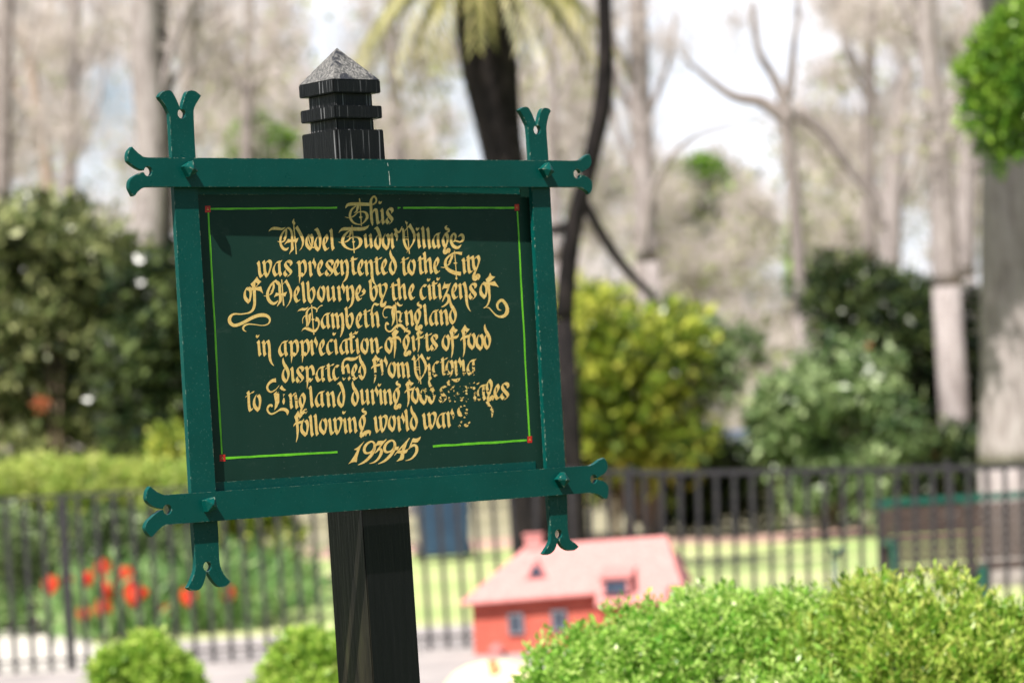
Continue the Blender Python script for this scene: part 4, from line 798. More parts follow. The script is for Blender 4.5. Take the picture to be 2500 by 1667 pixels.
M['thatch'] = plain("cream_thatch", (.62, .50, .27), (.78, .68, .44), 60, .95, .6, .01, (1, 1, .3))
M['cream'] = plain("cream_render", (.7, .62, .48), (.8, .74, .6), 20, .9, .2, .002)
M['terracotta'] = plain("terracotta_pot", (.6, .24, .10), (.72, .32, .14), 40, .8, .2, .002)
CDp = 17.0; q = px(1195, 1650, CDp); cot = empty("model_cottage", (q[0], q[1], gz(q[0])), R(12)); tag(cot, "cream model cottage with a rounded thatched roof and orange chimney at the bottom edge", "model house")
zt_ = zpx(1195, 1612, CDp)-gz(q[0]); bm = bmesh.new(); NX, NY = 16, 10; grid = []
for i in range(NX+1):
    row = []
    for j in range(NY+1):
        a_ = (i/NX*2-1); b_ = (j/NY*2-1); hh = max(0, 1-abs(a_)**2.6)**.5; z = .12 + (zt_-.12)*hh*max(0, 1-abs(b_)**1.7)**.75
        row.append(bm.verts.new((a_*.27+.02, b_*.2, z)))
    grid.append(row)
for i in range(NX):
    for j in range(NY): bm.faces.new((grid[i][j], grid[i+1][j], grid[i+1][j+1], grid[i][j+1]))
r_ = bm_obj("roof", bm, M['thatch'], cot, True)
mb = MB(); mb.box((.02, 0, .07), (.22, .155, .075)); mb.build("wall", M['cream'], cot, bevel=.004)
mb = MB(); mb.box((0.0, -.10, zt_-.045), (.018, .018, .05)); mb.box((0.0, -.10, zt_+.006), (.021, .021, .004)); mb.build("chimney", M['terracotta'], r_)

# ------------------------------------------------------------------ tulips behind the fence
M['petal'] = leaf_mat("red_petal", (.55, .02, .008), (.75, .05, .02), (.85, .14, .05), .35, .45)
M['tstem'] = leaf_mat("tulip_leaf", (.07, .17, .04), (.18, .33, .10), (.40, .52, .22), .3, .5)
tl = [(121, 1427, 'bright red tulip standing alone, nearest the left edge'), (163, 1419, 'small rust red tulip second from the left edge'), (213, 1413, 'pale red tulip left of the topmost bloom'), (252, 1389, 'topmost red tulip of the cluster'),
      (266, 1433, 'largest red tulip in the middle of the cluster'), (312, 1406, 'red tulip high on the right of the cluster'), (327, 1452, 'large red tulip low on the right of the cluster'), (253, 1486, 'red tulip lowest in the middle of the cluster'),
      (204, 1498, 'faded red tulip at the lower left of the cluster'), (404, 1489, 'small dark red tulip alone below the sign frame'), (459, 1458, 'red tulip under the left fork of the sign frame'), (558, 1451, 'red tulip furthest right, beside the fork of the sign'), (352, 1446, 'small pale red tulip half hidden at the right of the cluster'), (229, 1490, 'faint red tulip between the two lowest blooms')]
sz = [1.0, .75, .85, 1.1, 1.3, 1.05, 1.2, 1.05, .8, .8, 1.0, .9, .5, .5]
for (tx, ty, lab), s in zip(tl, sz):
    d_ = 26.9 + rnd.uniform(-.25, .25); q = px(tx, ty, d_); t = empty("tulip", (q[0], q[1], gz(q[0]))); tag(t, lab, "tulip", "red tulips behind the fence")
    hgt = q[2]-gz(q[0]); r0 = .068*s; v = []; f = []; a = []
    for k in range(6):
        an = k*math.pi/3 + rnd.random(); o_ = .9 if k % 2 else 1.0; ring = []
        for (rr, zz, ww) in ((.15, -1.0, .25), (.85, -.35, .75), (1.0, .3, .7), (.75, 1.0, .12)):
            for sd_ in (-1, 1):
                aa = an + sd_*ww*.75; v.append((r0*rr*o_*math.cos(aa), r0*rr*o_*math.sin(aa), hgt+zz*r0*1.15)); a.append(rnd.uniform(.1, .9))
        b_ = k*8; f += [(b_, b_+1, b_+3, b_+2), (b_+2, b_+3, b_+5, b_+4), (b_+4, b_+5, b_+7, b_+6)]
    mesh_obj("flower", v, f, M['petal'], t, True, a)
    mb = MB(); mb.tube([(0, 0, -.02), (rnd.uniform(-.02, .02), 0, hgt*.5), (0, 0, hgt-r0*1.1)], [.007, .006, .006], 6); mb.build("stem", M['tstem'], t, True)
    L_ = []; n_ = 5; P0 = np.zeros((n_, 3)); P0[:, 0] = nrg.normal(size=n_)*.01; D0 = nrg.normal(size=(n_, 3))*.5; D0[:, 2] = 1; D0 /= np.linalg.norm(D0, axis=1)[:, None]
    v, f = leaf_quads(P0, D0, nrg.uniform(.2, .34, n_), np.full(n_, .05)); mesh_obj("leaf", v, f, M['tstem'], t, False, nrg.uniform(0, 1, len(v)))
e = empty("tulip_leaves", (0, 0, 0))
bed = foliage("flower_bed_leaves", None, M['tstem'], 5200, [(px(x_, 900, 27.4)[0], 27.4+rnd.uniform(-.2, .9), .02, .32, .5, .30+rnd.uniform(0, .1)) for x_ in range(150, 640, 45)] + [(px(x_, 900, 28.8)[0], 28.8, .05, .35, .5, .42) for x_ in range(0, 700, 60)], .17, 4, .5, 1.2, .3, .16)
bpy.data.objects.remove(e); tag(bed, "low green tulip leaves covering the bed behind the fence", "ground cover", kind="stuff")

# ------------------------------------------------------------------ bench, blue bin, tap, small sign, car
M['benchwood'] = plain("bench_slat_wood", (.035, .022, .017), (.075, .05, .038), 14, .6, .3, .003, (1, 6, 6))
M['benchgreen'] = plain("bench_green_paint", (.004, .065, .045), (.008, .09, .06), 30, .4, .1, .002)
BD = 25.4; ub = BD/F_PX; q = px(2156, 1300, BD); bgz = -.165; bench = empty("park_bench", (q[0], q[1], bgz), R(3)); tag(bench, "park bench with brown slats and a dark green metal frame behind the fence", "bench")
def bz(y): return zpx(2156, y, BD)-bgz
zt_ = bz(1228); zs = bz(1392)
for k, xx in enumerate((0.0, .645, 1.29)):
    mb = MB(); mb.box((xx, .02, zt_/2), (.036, .03, zt_/2)); mb.box((xx, -.42, zs/2+.01), (.034, .03, zs/2)); mb.box((xx, -.2, zs-.02), (.026, .23, .018))
    if k != 1: mb.box((xx, -.2, zs+.21), (.03, .25, .018)); mb.box((xx, -.42, zs+.1), (.022, .022, .11))
    mb.build("frame_leg", M['benchgreen'], bench, bevel=.004)
mb = MB(); mb.box((.645, .02, zt_), (.70, .032, .026)); mb.build("top_rail", M['benchgreen'], bench, bevel=.004)
for k in range(6):
    z = zs+.075 + (zt_-.075-zs-.075)*k/5; mb = MB(); mb.box((.645, -.03, z), (.67, .010, .029)); mb.build("back_slat", M['benchwood'], bench, bevel=.003)
for k in range(5):
    mb = MB(); mb.box((.645, -.07-.085*k, zs+.008-.004*k), (.67, .034, .016)); mb.build("seat_slat", M['benchwood'], bench, bevel=.003)
M['bluebin'] = plain("navy_plastic", (.012, .03, .075), (.02, .05, .11), 6, .35, .1, .003)
q = px(1083, 1300, 40); bn = empty("wheelie_bin", (q[0], q[1], gz(q[0])), R(4)); tag(bn, "navy blue wheelie bin standing on the lawn beyond the fence", "bin")
bm = bmesh.new(); w0, w1, d0, d1, h_ = .27, .335, .27, .34, .98
vs = [bm.verts.new(c) for c in ((-w0, -d0, .06), (w0, -d0, .06), (w0, d0, .06), (-w0, d0, .06), (-w1, -d1, h_), (w1, -d1, h_), (w1, d1, h_), (-w1, d1, h_))]
for f in ((3, 2, 1, 0), (4, 5, 6, 7), (0, 1, 5, 4), (1, 2, 6, 5), (2, 3, 7, 6), (3, 0, 4, 7)): bm.faces.new([vs[i] for i in f])
bmesh.ops.bevel(bm, geom=list(bm.edges), offset=.03, segments=3, affect='EDGES'); bm_obj("body", bm, M['bluebin'], bn)
mb = MB(); mb.box((0, -.01, h_+.03), (w1+.02, d1+.03, .03)); mb.box((0, d1+.03, h_+.02), (w1*.8, .03, .025)); mb.build("lid", M['bluebin'], bn, bevel=.015)
for sx_ in (-1, 1):
    mb = MB(); mb.tube([(sx_*.30-.03, d0, .1), (sx_*.30+.03, d0, .1)], .1, 16); mb.build("wheel", M['iron'], bn, True)
M['tapm'] = plain("dark_green_pipe", (.012, .03, .022), (.03, .06, .045), 30, .4, .1, .001)
q = px(2035, 1390, 16); tp = empty("garden_tap", (q[0], q[1], gz(q[0]))); tag(tp, "thin dark standpipe tap rising behind the clipped shrubs near the bench", "tap")
zt_ = zpx(2030, 1352, 16)-gz(q[0]); mb = MB(); mb.tube([(0, 0, 0), (0, 0, zt_*.6), (.008, 0, zt_)], [.014, .014, .013], 10); mb.build("pipe", M['tapm'], tp, True)
mb = MB(); mb.tube([(.004, 0, zt_-.02), (.035, -.01, zt_+.012), (.062, -.02, zt_+.03)], [.016, .012, .011], 10); mb.build("spout", M['tapm'], tp, True)
mb = MB(); mb.tube([(.0, 0, zt_), (-.004, 0, zt_+.02)], [.008, .008], 8); mb.box((-.004, 0, zt_+.024), (.026, .008, .005)); mb.build("handle", M['tapm'], tp)
M['whiteboard'] = plain("pale_sign_face", (.55, .66, .62), (.66, .76, .72), 9, .5, 0)
q = px(178, 548, 44); ws = empty("small_sign", (q[0], q[1], 0)); tag(ws, "small pale sign board on a post high among the far trees at left", "sign")
mb = MB(); mb.box((0, 0, q[2]), (.14, .012, .12)); mb.build("board", M['whiteboard'], ws, bevel=.004)
mb = MB(); mb.box((0, .035, (q[2]+.1)/2), (.03, .02, (q[2]+.1)/2)); mb.build("sign_pole", M['benchgreen'], ws)
def carpaint():
    m, nt, b = new_mat("silver_blue_paint"); b.inputs["Base Color"].default_value = (.16, .20, .30, 1); b.inputs["Metallic"].default_value = .5; b.inputs["Roughness"].default_value = .18; b.inputs["Coat Weight"].default_value = .6; return m
M['car'] = carpaint(); M['tyre'] = plain("tyre_rubber", (.015, .015, .015), (.03, .03, .03), 30, .8, 0); M['rimm'] = plain("alloy_rim", (.5, .5, .52), (.6, .6, .62), 30, .25, 0, metallic=.9)
q = px(1760, 1000, 62); car = empty("parked_car", (q[0], q[1], -.13), R(-8)); tag(car, "silver blue parked car glinting far behind the shrubs on the right", "car")
prof = [(-2.1, .35), (-2.12, .62), (-1.95, .80), (-1.1, .92), (-.45, 1.38), (.75, 1.42), (1.55, .98), (2.05, .92), (2.12, .6), (2.1, .35)]
bm = bmesh.new(); fr = [bm.verts.new((x_, -.85 if z_ < 1 else -.66, z_)) for x_, z_ in prof]; bk = [bm.verts.new((x_, .85 if z_ < 1 else .66, z_)) for x_, z_ in prof]; n = len(prof)
bm.faces.new(fr); bm.faces.new(bk[::-1])
for i in range(n): bm.faces.new((fr[i], bk[i], bk[(i+1) % n], fr[(i+1) % n]))
bmesh.ops.recalc_face_normals(bm, faces=bm.faces); bmesh.ops.bevel(bm, geom=list(bm.edges), offset=.07, segments=3, affect='EDGES', clamp_overlap=True); bm_obj("body", bm, M['car'], car, True)
mb = MB(); mb.add([(-.98, -.80, .97), (-.42, -.70, 1.33), (.70, -.70, 1.36), (1.36, -.80, .99), (-.98, -.84, .97), (1.36, -.84, .99), (.7, -.735, 1.36), (-.42, -.735, 1.33)], [(4, 5, 6, 7), (0, 4, 7, 1), (3, 2, 6, 5), (1, 7, 6, 2), (0, 3, 5, 4)]); mb.build("side_window", M['glassdk'], car)
mb = MB(); mb.add([(-1.09, -.62, .955), (-1.09, .62, .955), (-.50, .55, 1.37), (-.50, -.55, 1.37), (-1.13, -.62, .965), (-1.13, .62, .965), (-.54, .55, 1.385), (-.54, -.55, 1.385)], [(0, 1, 2, 3), (4, 7, 6, 5), (0, 4, 5, 1), (2, 6, 7, 3), (1, 5, 6, 2), (0, 3, 7, 4)]); mb.build("windscreen", M['glassdk'], car)
for xx in (-1.3, 1.3):
    for yy in (-.82, .82):
        mb = MB(); mb.tube([(xx, yy-.1, .31), (xx, yy+.1, .31)], .31, 20); w_ = mb.build("wheel", M['tyre'], car, True); mb = MB(); s_ = -.108 if yy < 0 else .108; mb.tube([(xx, yy+s_-.004, .31), (xx, yy+s_+.004, .31)], .19, 16); mb.build("rim", M['rimm'], w_, True)
for yy in (-.62, .62):
    mb = MB(); mb.box((-2.06, yy, .68), (.05, .16, .07)); mb.build("headlight", M['rimm'], car, bevel=.02)

# ------------------------------------------------------------------ shrubs and hedges behind the fence
def blobs_px(d, spec, rng=.5):
    """spec: list of (x, y, rx, ry) in photo pixels at distance d"""
    out = []; u_ = d/F_PX
    for (x_, y_, rx, ry) in spec:
        c = px(x_, y_, d); out.append((c[0], c[1]+rnd.uniform(-rng, rng), c[2], rx*u_, max(rx, ry)*u_*.8, ry*u_))
    return out
def fill(d, x0, x1, y0, y1, n, r0, r1, seed):
    q = random.Random(seed); return blobs_px(d, [(q.uniform(x0, x1), q.uniform(y0, y1), q.uniform(r0, r1), q.uniform(r0, r1)*.9) for _ in range(n)])
def shrub(name, label, cat, d, blobs, mat, n, size, group=None, k=4, **kw):
    cx_ = float(np.mean([b[0] for b in blobs])); e = empty(name, (cx_, d, gz(cx_))); tag(e, label, cat, group)
    bl = [(b[0]-cx_, b[1]-d, b[2]-gz(cx_), b[3], b[4], b[5]) for b in blobs]
    foliage("foliage", e, mat, n, bl, size, k, **kw)
    w = max(b[0] for b in bl)-min(b[0] for b in bl); hmean = float(np.mean([b[2] for b in bl]))
    stems(e, [(rnd.uniform(-.4, .4)*w, rnd.uniform(-.2, .2)) for _ in range(3)], M['stemwood'], max(.5, hmean), .03, n=3, spread=.35); return e
# long lime hedge at left with its greener lower skirt
hb = [b for x_ in range(-260, 480, 36) for b in blobs_px(29.5, [(x_, 1185+rnd.uniform(-16, 16)+ (26 if x_ < -20 else 0), 58, 58), (x_+18, 1270+rnd.uniform(-20, 20), 60, 60), (x_, 1360, 60, 60)], .25)]
shrub("lime_hedge", "low sunlit lime yellow hedge running behind the left fence bars", "hedge", 29.5, hb, M['limehedge'], 15000, .05, up=.7)
shrub("leafy_shrub", "yellow green leafy shrub behind the fence between the sign's fork and the post", "shrub", 31, fill(31, 500, 690, 1130, 1470, 14, 40, 75, 4), M['yellow'], 2600, .075)
shrub("leafy_shrub", "grey green loose shrub behind the fence bars at the left edge", "shrub", 28.6, fill(28.6, -40, 420, 1285, 1380, 12, 35, 60, 5), M['weep'], 2600, .06)
# tall dark shrubs at left
shrub("tall_shrub", "tall dappled olive green shrub filling the left edge", "shrub", 36.5, fill(36.5, -120, 200, 560, 1130, 30, 40, 95, 21), M['sunlit'], 1900, .16, "dark shrubs at left", vclump=.3)
shrub("tall_shrub", "dense dark shrub just left of the sign frame", "shrub", 35, fill(35, 300, 560, 650, 1150, 20, 45, 100, 22), M['darkr'], 2300, .15, "dark shrubs at left", vclump=.25)
shrub("tall_shrub", "mid green shrub with bright leaf tips between the olive and dark shrubs", "shrub", 37.5, fill(37.5, 70, 360, 500, 1100, 28, 35, 95, 23), M['sunlit'], 2000, .16, "dark shrubs at left", vclump=.3)
shrub("leafy_shrub", "small lime leaved shrub close to the lower left of the sign frame", "shrub", 30.5, fill(30.5, 395, 480, 1010, 1130, 6, 28, 50, 24), M['yellow'], 700, .08)
# right hand shrubs
shrub("leafy_shrub", "broad yellow green shrub just right of the sign frame", "shrub", 45, fill(45, 1375, 1680, 770, 1150, 26, 35, 90, 31), M['yellow'], 1300, .21, vclump=.25)
shrub("leafy_shrub", "dark green low shrub under the yellow green one on the soil bed", "shrub", 47, fill(47, 1360, 2080, 1100, 1235, 44, 38, 60, 32), M['darkr'], 6000, .12, vclump=.25)
shrub("leafy_shrub", "dull green shrub behind the yellow green shrub", "shrub", 49, fill(49, 1560, 1800, 740, 960, 14, 35, 75, 33), M['weep'], 900, .17)
shrub("tall_shrub", "tall dark shrub with a flat top left of the big pale trunk", "shrub", 49, fill(49, 2010, 2330, 690, 900, 18, 60, 100, 34) + fill(49, 2130, 2390, 880, 1200, 18, 55, 95, 35), M['darkr'], 4200, .15, vclump=.25)
shrub("weeping_shrub", "grey green drooping shrub hanging over the fence top in front of the dark shrub", "shrub", 43.5, fill(43.5, 1860, 2230, 850, 1140, 26, 30, 80, 36) + fill(43.5, 1960, 2130, 1120, 1235, 10, 22, 42, 37), M['weep'], 2300, .16, droop=1.3)
shrub("leafy_shrub", "dark evergreen bush low behind the bench", "shrub", 46, fill(46, 2120, 2400, 1090, 1235, 16, 45, 70, 38), M['darkr'], 3000, .12)
# orange flowers dotted on the dark shrubs
M['orange'] = leaf_mat("orange_petal", (.34, .06, .02), (.48, .11, .04), (.6, .2, .1), .3, .5)
for (ox_, oy_, od, lab) in ((100, 990, 35.5, 'orange flower head low on the dark left shrub'), (2290, 1110, 45.5, 'orange red flower head beside the big pale trunk above the fence'), (2115, 850, 47.5, 'salmon flower head high on the dark right shrub')):
    c = px(ox_, oy_, od); e = empty("flower_head", tuple(c)); tag(e, lab, "flower"); foliage("petals", e, M['orange'], 22, [(0, 0, 0, .04, .04, .04)], .045, 4, zmin=-1)

# ------------------------------------------------------------------ trees
def bark_mat(name, c0, c1, c2, sc=1.4):
    m, nt, b = new_mat(name); v = coords(nt, (1, 1, .22)); n1 = noise(nt, v, 9*sc, 6, .7); n2 = noise(nt, coords(nt, (1, 1, .5)), 1.6*sc, 4, .6)
    c = ramp(nt, n1, [(.3, c0), (.5, c1), (.7, c2)]); c = mixc(nt, ramp(nt, n2, [(.60, g(0)), (.68, g(.75))]), c, (c0[0]*.35, c0[1]*.35, c0[2]*.35))
    nt.links.new(c, b.inputs["Base Color"]); b.inputs["Roughness"].default_value = .9; b.inputs["Specular IOR Level"].default_value = .15; bump(nt, b, n1, .8, .04); return m
M['pale'] = bark_mat("pale_bark", (.17, .145, .14), (.29, .255, .25), (.38, .345, .34))
M['greyb'] = bark_mat("grey_brown_bark", (.13, .11, .105), (.23, .20, .19), (.33, .295, .28))
M['blackb'] = bark_mat("black_bark", (.004, .0035, .004), (.009, .0075, .008), (.035, .028, .027))
M['warmb'] = bark_mat("warm_bark", (.21, .155, .125), (.36, .28, .23), (.44, .37, .33))
M['twig'] = plain("pale_twig", (.38, .335, .31), (.55, .49, .46), 2, .9, 0)
def limb(mb, d, pts, n=10, dj=0.0):
    """tube through photo pixels (x, y, width px)"""
    P = catmull([np.array(q, float) for q in pts], 4); W_ = [px(q[0], q[1], d+dj*i) for i, q in enumerate(P)]; mb.tube(W_, [max(q[2], 1)*.5*d/F_PX for q in P], n)
def twigs(parent, mat, n, blobs, L, r, zmin=.3):
    """many thin tapering shoots filling a bare crown"""
    P, d, idx = blob_points(n, blobs, .1, 1.0); keep = P[:, 2] > zmin; P = P[keep]; n = len(P)
    D = nrg.normal(size=(n, 3))*.55; D[:, 2] += .8; D /= np.linalg.norm(D, axis=1)[:, None]; ln = L*nrg.uniform(.5, 1.3, n)[:, None]
    s = np.cross(D, nrg.normal(size=(n, 3))); s /= np.linalg.norm(s, axis=1)[:, None]; s2 = np.cross(D, s); bend = nrg.normal(size=(n, 3))*.12*ln
    m = P + D*ln*.5 + bend; t = P + D*ln; v = []
    for b_, rr in ((P, r), (m, r*.7)):
        for k in range(3):
            a_ = 2*math.pi*k/3; v.append(b_ + (s*math.cos(a_)+s2*math.sin(a_))*rr)
    v.append(t); v = np.stack(v, 1).reshape(-1, 3); base = np.arange(n)[:, None]*7
    f = np.concatenate([base+np.array([[0, 1, 4, 3]]), base+np.array([[1, 2, 5, 4]]), base+np.array([[2, 0, 3, 5]])]); f3 = np.concatenate([base+np.array([[3, 4, 6]]), base+np.array([[4, 5, 6]]), base+np.array([[5, 3, 6]])])
    return mesh_obj("twigs", v, [tuple(q) for q in f]+[tuple(q) for q in f3], mat, parent)
def tree(name, label, cat, d, limbs, mat, crown=None, group=None, base=None, leaves=None):
    """limbs: photo pixel paths, the first is the trunk, carried down to the ground and on up into the crown"""
    t0 = limbs[0]; ends = sorted([t0[0], t0[-1]], key=lambda q: q[1]); hi, lo = ends; bx_ = px(lo[0], lo[1], d)
    yg = CY + 0; root = empty(name, (bx_[0], bx_[1], gz(bx_[0]))); tag(root, label, cat, group); inv = np.array([bx_[0], bx_[1], gz(bx_[0])])
    mb = MB(); limb(mb, d, t0, 12)
    g0 = np.array([bx_[0], bx_[1], gz(bx_[0])-.1]); r0 = lo[2]*.5*d/F_PX
    mb.tube([bx_+np.array([0, 0, .0]), (bx_+g0)/2, g0+np.array([0, 0, .25]), g0], [r0, r0*1.05, r0*1.15, r0*1.5], 12)
    tp_ = px(hi[0], hi[1], d); r1 = hi[2]*.5*d/F_PX; top_ = tp_ + np.array([rnd.uniform(-.4, .4), rnd.uniform(-.3, .3), 3.2])
    if hi[1] < 60: mb.tube([tp_, (tp_+top_)/2, top_], [r1, r1*.8, r1*.4], 10)
    mb.v = [tuple(np.array(q)-inv) for q in mb.v]; mb.build("trunk", mat, root, True)
    for L_ in limbs[1:]:
        m2 = MB(); limb(m2, d, L_, 8); m2.v = [tuple(np.array(q)-inv) for q in m2.v]; m2.build("branch", mat, root, True)
    if crown:
        bl = [(b[0]-inv[0], b[1]-inv[1], b[2]-inv[2], b[3], b[4], b[5]) for b in crown[0]]; twigs(root, M['twig'], crown[1], bl, crown[2], crown[3])
        if leaves: foliage("leaves", root, leaves[0], leaves[1], bl, leaves[2], 3, rlo=.2)
    return root
# big pale trunk at the right edge, foliage clump growing on it
big = tree("gum_tree", "thick pale tree trunk at the right edge behind the bench", "tree", 30, [[(2478, -40, 165), (2470, 300, 150), (2468, 620, 150), (2476, 900, 168), (2484, 1130, 195)]], M['pale'])
c0_ = px(2465, 270, 30); so = np.array(to_sun)
inv = np.array(big.location)
bl = [tuple(c0_+so*t_-inv+np.array([rnd.uniform(-.9, .9), rnd.uniform(-.6, .6), rnd.uniform(-1.15, 1.15)]))+(.55, .55, .5) for t_ in (4.2, 4.6, 5.0, 5.5, 6.0, 4.4, 5.2) for _ in range(6)]
foliage("crown", big, M['dark'], 6500, bl, .15, 4, rlo=.2)
iv = empty("climbing_ivy", tuple(px(2440, 220, 26.5))); tag(iv, "bright green leaf clump hanging in front of the big right trunk", "plant")
cb = blobs_px(26.5, [(2455, 95, 55, 60), (2420, 150, 60, 65), (2385, 195, 45, 55), (2450, 230, 60, 65), (2400, 290, 45, 50), (2470, 330, 50, 55), (2440, 370, 40, 40), (2510, 200, 60, 100), (2500, 60, 60, 60)], .15); inv = np.array(iv.location)
foliage("foliage", iv, M['ivy'], 1500, [(b[0]-inv[0], b[1]-inv[1], b[2]-inv[2], b[3], b[4], b[5]) for b in cb], .075, 4, rlo=.35, zmin=-9)
mb = MB(); mb.tube([(.45, .6, -1.2), (.2, .15, -.3), (0, 0, 0), (.15, 0, .6)], [.02, .016, .012, .006], 6); mb.tube([(.5, 2.9, .3), (.2, .4, .1), (0, 0, 0)], [.03, .02, .01], 6); mb.build("stem", M['stemwood'], iv, True)
# left trunk
tree("plane_tree", "pale pinkish trunk with dark scars behind the left of the sign frame", "tree", 42, [[(352, -40, 66), (356, 160, 72), (368, 330, 76), (366, 480, 80), (352, 620, 92)], [(390, 250, 26), (420, 120, 20), (470, -20, 14)]], M['pale'])
# leaning black trunk
tree("black_tree", "leaning black trunk just right of the sign frame with a forked limb", "tree", 33, [[(1474, -40, 38), (1478, 120, 42), (1472, 250, 48), (1440, 400, 44), (1408, 520, 46), (1388, 640, 48), (1376, 780, 52)], [(1420, 480, 26), (1480, 590, 26), (1540, 670, 22), (1600, 730, 16)], [(1400, 540, 30), (1370, 560, 26), (1330, 560, 20)]], M['blackb'])
# palm
pal = tree("palm_tree", "dark trunked palm with drooping yellow green fronds above the sign", "palm", 34, [[(1170, -160, 158), (1182, 0, 156), (1194, 150, 146), (1214, 290, 118), (1232, 400, 104), (1262, 560, 92), (1270, 760, 96)]], M['blackb'])
M['frond'] = leaf_mat("palm_frond_leaf", (.05, .06, .015), (.26, .25, .08), (.52, .46, .22), .3, .5)
inv = np.array(pal.location); pc_ = px(1170, -60, 34)-inv
for k in range(34):
    an = 2*math.pi*k/34 + rnd.uniform(-.1, .1); Lf = rnd.uniform(1.4, 2.2); v = []; f = []; a = []
    ax_ = []; 
    for i in range(13):
        t_ = i/12; rad_ = Lf*(.78*t_); zz = .55*Lf*t_ - 1.12*Lf*t_*t_; ax_.append(np.array([math.cos(an)*rad_, math.sin(an)*rad_, zz])+pc_)
    for i in range(1, 13):
        d_ = ax_[i]-ax_[i-1]; d_ /= np.linalg.norm(d_); s_ = np.array([-math.sin(an), math.cos(an), 0])
        for sd_ in (-1, 1):
            for m_ in range(2):
                b0 = ax_[i-1]+(ax_[i]-ax_[i-1])*(m_*.5); l_ = (.42-.016*i)*rnd.uniform(.8, 1.1); w_ = s_*sd_*.55+d_*.55+np.array([0, 0, -.6]); w_ /= np.linalg.norm(w_); q_ = len(v); n_ = np.cross(w_, d_)
                v += [b0, b0+w_*l_*.5+d_*.03, b0+w_*l_, b0+w_*l_*.5-d_*.03]; f.append((q_, q_+1, q_+2, q_+3)); a += [np.clip(rnd.gauss(.55, .22), 0, 1)]*4
    mesh_obj("frond", v, f, M['frond'], pal, False, a)
# bare trees to the right
cr = lambda d, spec, n, L, r: (blobs_px(d, spec, 1.0), n, L, r)
tree("bare_tree", "bare tree with long crooked limbs spreading in front of the sky at right", "tree", 52, [[(1916, 270, 36), (1930, 400, 34), (1942, 520, 32), (1950, 640, 36), (1955, 760, 40)],
     [(1930, 300, 40), (1860, 250, 34), (1790, 235, 26), (1720, 185, 18), (1660, 130, 10)], [(1930, 290, 36), (1890, 190, 26), (1850, 120, 20), (1838, 0, 16)], [(1925, 240, 26), (1935, 140, 20), (1945, 40, 16), (1940, -40, 12)], [(1950, 270, 34), (2010, 320, 30), (2060, 390, 26), (2120, 470, 22), (2160, 560, 18)]], M['greyb'], cr(52, [(1800, 60, 150, 120), (2000, 40, 140, 120)], 420, .55, .006))
tree("bare_tree", "thin grey trunk with an arching branch in the middle of the sky gap", "tree", 46, [[(1565, 640, 30), (1592, 470, 22), (1620, 410, 17), (1650, 365, 14)], [(1650, 365, 14), (1700, 330, 12), (1780, 305, 10), (1870, 290, 6)]], M['greyb'])
for i, (lab, d_, pts, mt) in enumerate((
  ("pale straight trunk right of the leaning black trunk", 55, [(1556, -40, 46), (1562, 200, 50), (1572, 420, 54), (1580, 640, 58)], 'pale'),
  ("broad grey trunk right of the sky gap", 48, [(2258, -40, 44), (2266, 120, 50), (2285, 300, 58), (2300, 480, 64), (2310, 700, 70)], 'pale'),
  ("slender grey trunk left of the broad grey trunk", 58, [(2128, -40, 20), (2126, 160, 24), (2120, 380, 30), (2122, 640, 36)], 'greyb'),
  ("forked pale trunk low between the slender and the broad trunks", 64, [(2215, 160, 40), (2190, 330, 46), (2180, 480, 50), (2170, 680, 56)], 'pale'),
  ("thin greenish trunk left of the post cap", 60, [(610, -40, 24), (604, 160, 26), (600, 380, 30), (596, 620, 34)], 'greyb'),
  ("slim trunk between the pinkish trunk and the thin greenish one", 50, [(462, -40, 34), (458, 140, 36), (452, 320, 38), (450, 560, 42)], 'greyb'),
  ("dark narrow trunk added as the dark right edge of the pinkish trunk", 44, [(398, -40, 22), (402, 90, 26), (406, 190, 30), (396, 260, 44), (404, 350, 34), (408, 480, 30), (404, 640, 34)], 'blackb'),  # added trunk, stands in for the pinkish trunk's dark right edge
  ("pale trunk near the top left corner", 62, [(182, -40, 30), (178, 150, 32), (170, 380, 36), (165, 640, 40)], 'pale'),
  ("dark trunk cut by the left edge", 54, [(18, -40, 36), (10, 200, 40), (6, 420, 44), (2, 700, 50)], 'greyb'),
  ("pale trunk seen between the post cap and the palm", 66, [(948, -40, 30), (960, 180, 32), (972, 380, 36), (980, 640, 40)], 'pale'),
  ("thin trunk close to the right of the palm", 60, [(1345, -40, 22), (1350, 200, 24), (1352, 420, 28), (1356, 640, 30)], 'pale'),
  ("pale trunk just left of the big right trunk", 70, [(2372, -40, 44), (2366, 200, 46), (2360, 430, 50), (2352, 680, 56)], 'pale'),
  ("slanting pale trunk near the left edge", 66, [(60, 60, 26), (90, 260, 30), (120, 460, 34), (140, 700, 38)], 'warmb'))):
    br = []
    for s_ in range(4):
        x0, y0, w0 = pts[rnd.choice((0, 1, 1, 2))]; y0 = max(y0, 20)+rnd.uniform(0, 120); sg = rnd.choice((-1, 1)); br.append([(x0, y0, w0*.5), (x0+sg*40, y0-70, w0*.36), (x0+sg*75, y0-170, w0*.25), (x0+sg*90, y0-300, w0*.14)])
    xm = min(max(pts[1][0], 60), 2440)
    tree("bare_tree", lab, "tree", d_, [pts]+br, M[mt], cr(d_, [(xm-60, 60, 110, 130), (xm+70, 120, 110, 130), (xm, 330, 120, 120)], 620, .6, .007), "bare trees in the far woodland", leaves=(M['olive'], 90, .10) if i % 2 else None)

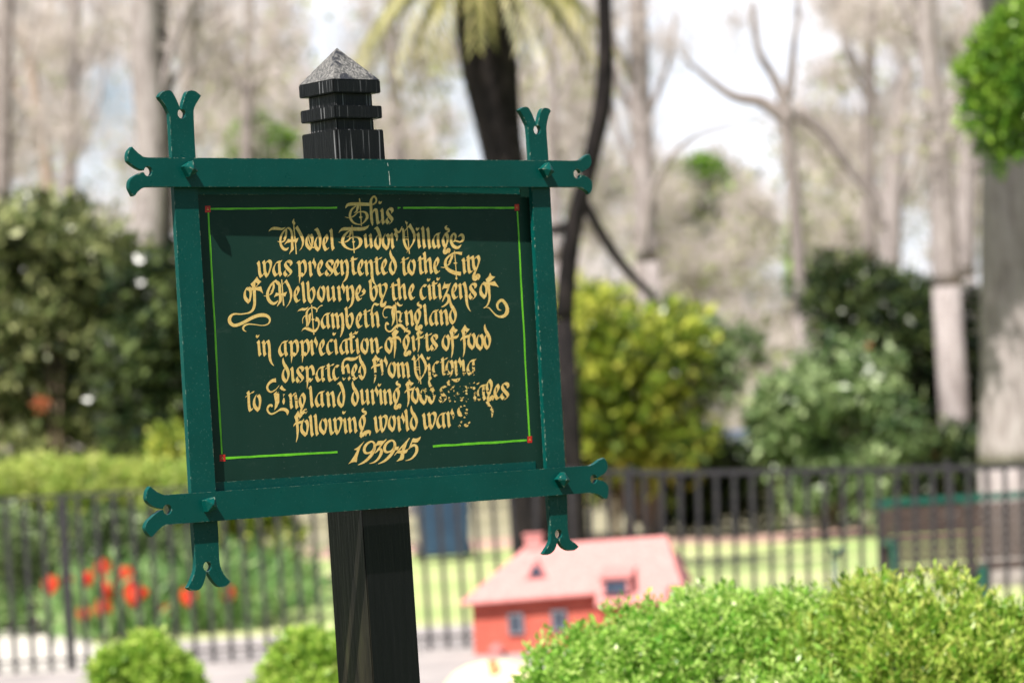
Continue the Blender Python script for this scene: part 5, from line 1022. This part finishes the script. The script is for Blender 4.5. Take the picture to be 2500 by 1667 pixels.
hv = []; hf = []; HXs = np.linspace(-140, 140, 41)
for j, (yy, hh) in enumerate(((104, -.2), (122, 1.8), (145, 5.0), (175, 8.0), (230, 9.5), (420, 10))):
    for i, xx in enumerate(HXs): hv.append((xx, yy, hh*(1+.22*math.sin(xx*.07+j))))
for j in range(5):
    for i in range(40): a_ = j*41+i; hf.append((a_, a_+1, a_+42, a_+41))
hl = mesh_obj("hill", hv, hf, M['litter'], None, True); hl['kind'] = 'structure'
# far woodland: pale bare twigs and thickets that read as one hazy mass
wd = MB(); bl = []
q = random.Random(91)
for _ in range(330):
    d_ = q.uniform(74, 118); x_ = q.uniform(-300, 2800); y_ = q.uniform(-60, 900) if not (1560 < x_ < 1960) else q.uniform(430, 900)
    bl += blobs_px(d_, [(x_, y_, q.uniform(60, 130), q.uniform(60, 130))], 1.5)
for _ in range(150):
    d_ = q.uniform(62, 100); x_ = q.uniform(-300, 2800); y_ = q.uniform(800, 1080)
    bl += blobs_px(d_, [(x_, y_, q.uniform(60, 130), q.uniform(50, 90))], 1.5)
far = twigs(None, M['twig'], 105000, bl, 1.0, .0105, .05); far.name = "far_woodland"; tag(far, "pale hazy mass of bare twigs and thickets filling the far woodland", "woodland", kind="stuff")
fo = foliage("far_foliage", None, M['olive'], 17000, [b for b in bl if b[2] < 12], .20, 3, rlo=.1, wr=.6); tag(fo, "soft olive and yellow green new leaves scattered through the far woodland", "woodland", kind="stuff")
# scattered far evergreen trees
for (x_, y_, rx, ry, d_, lab) in ((625, 352, 40, 26, 84, "rounded dark green tree behind the post's left side"), (1690, 458, 50, 40, 90, "rounded green tree below the sky gap at right"), (560, 232, 34, 28, 110, "distant yellow green tree top at left of the post"), (2010, 560, 60, 60, 96, "pale olive tree left of the slender grey trunk")):
    bl2 = fill(d_, x_-rx, x_+rx, y_-ry, y_+ry*2.2, 14, 22, 42, int(x_)); e = shrub("round_tree", lab, "tree", d_, bl2, M['ivy'] if ry < 70 and x_ != 1790 else M['weep'], 2200, .2)
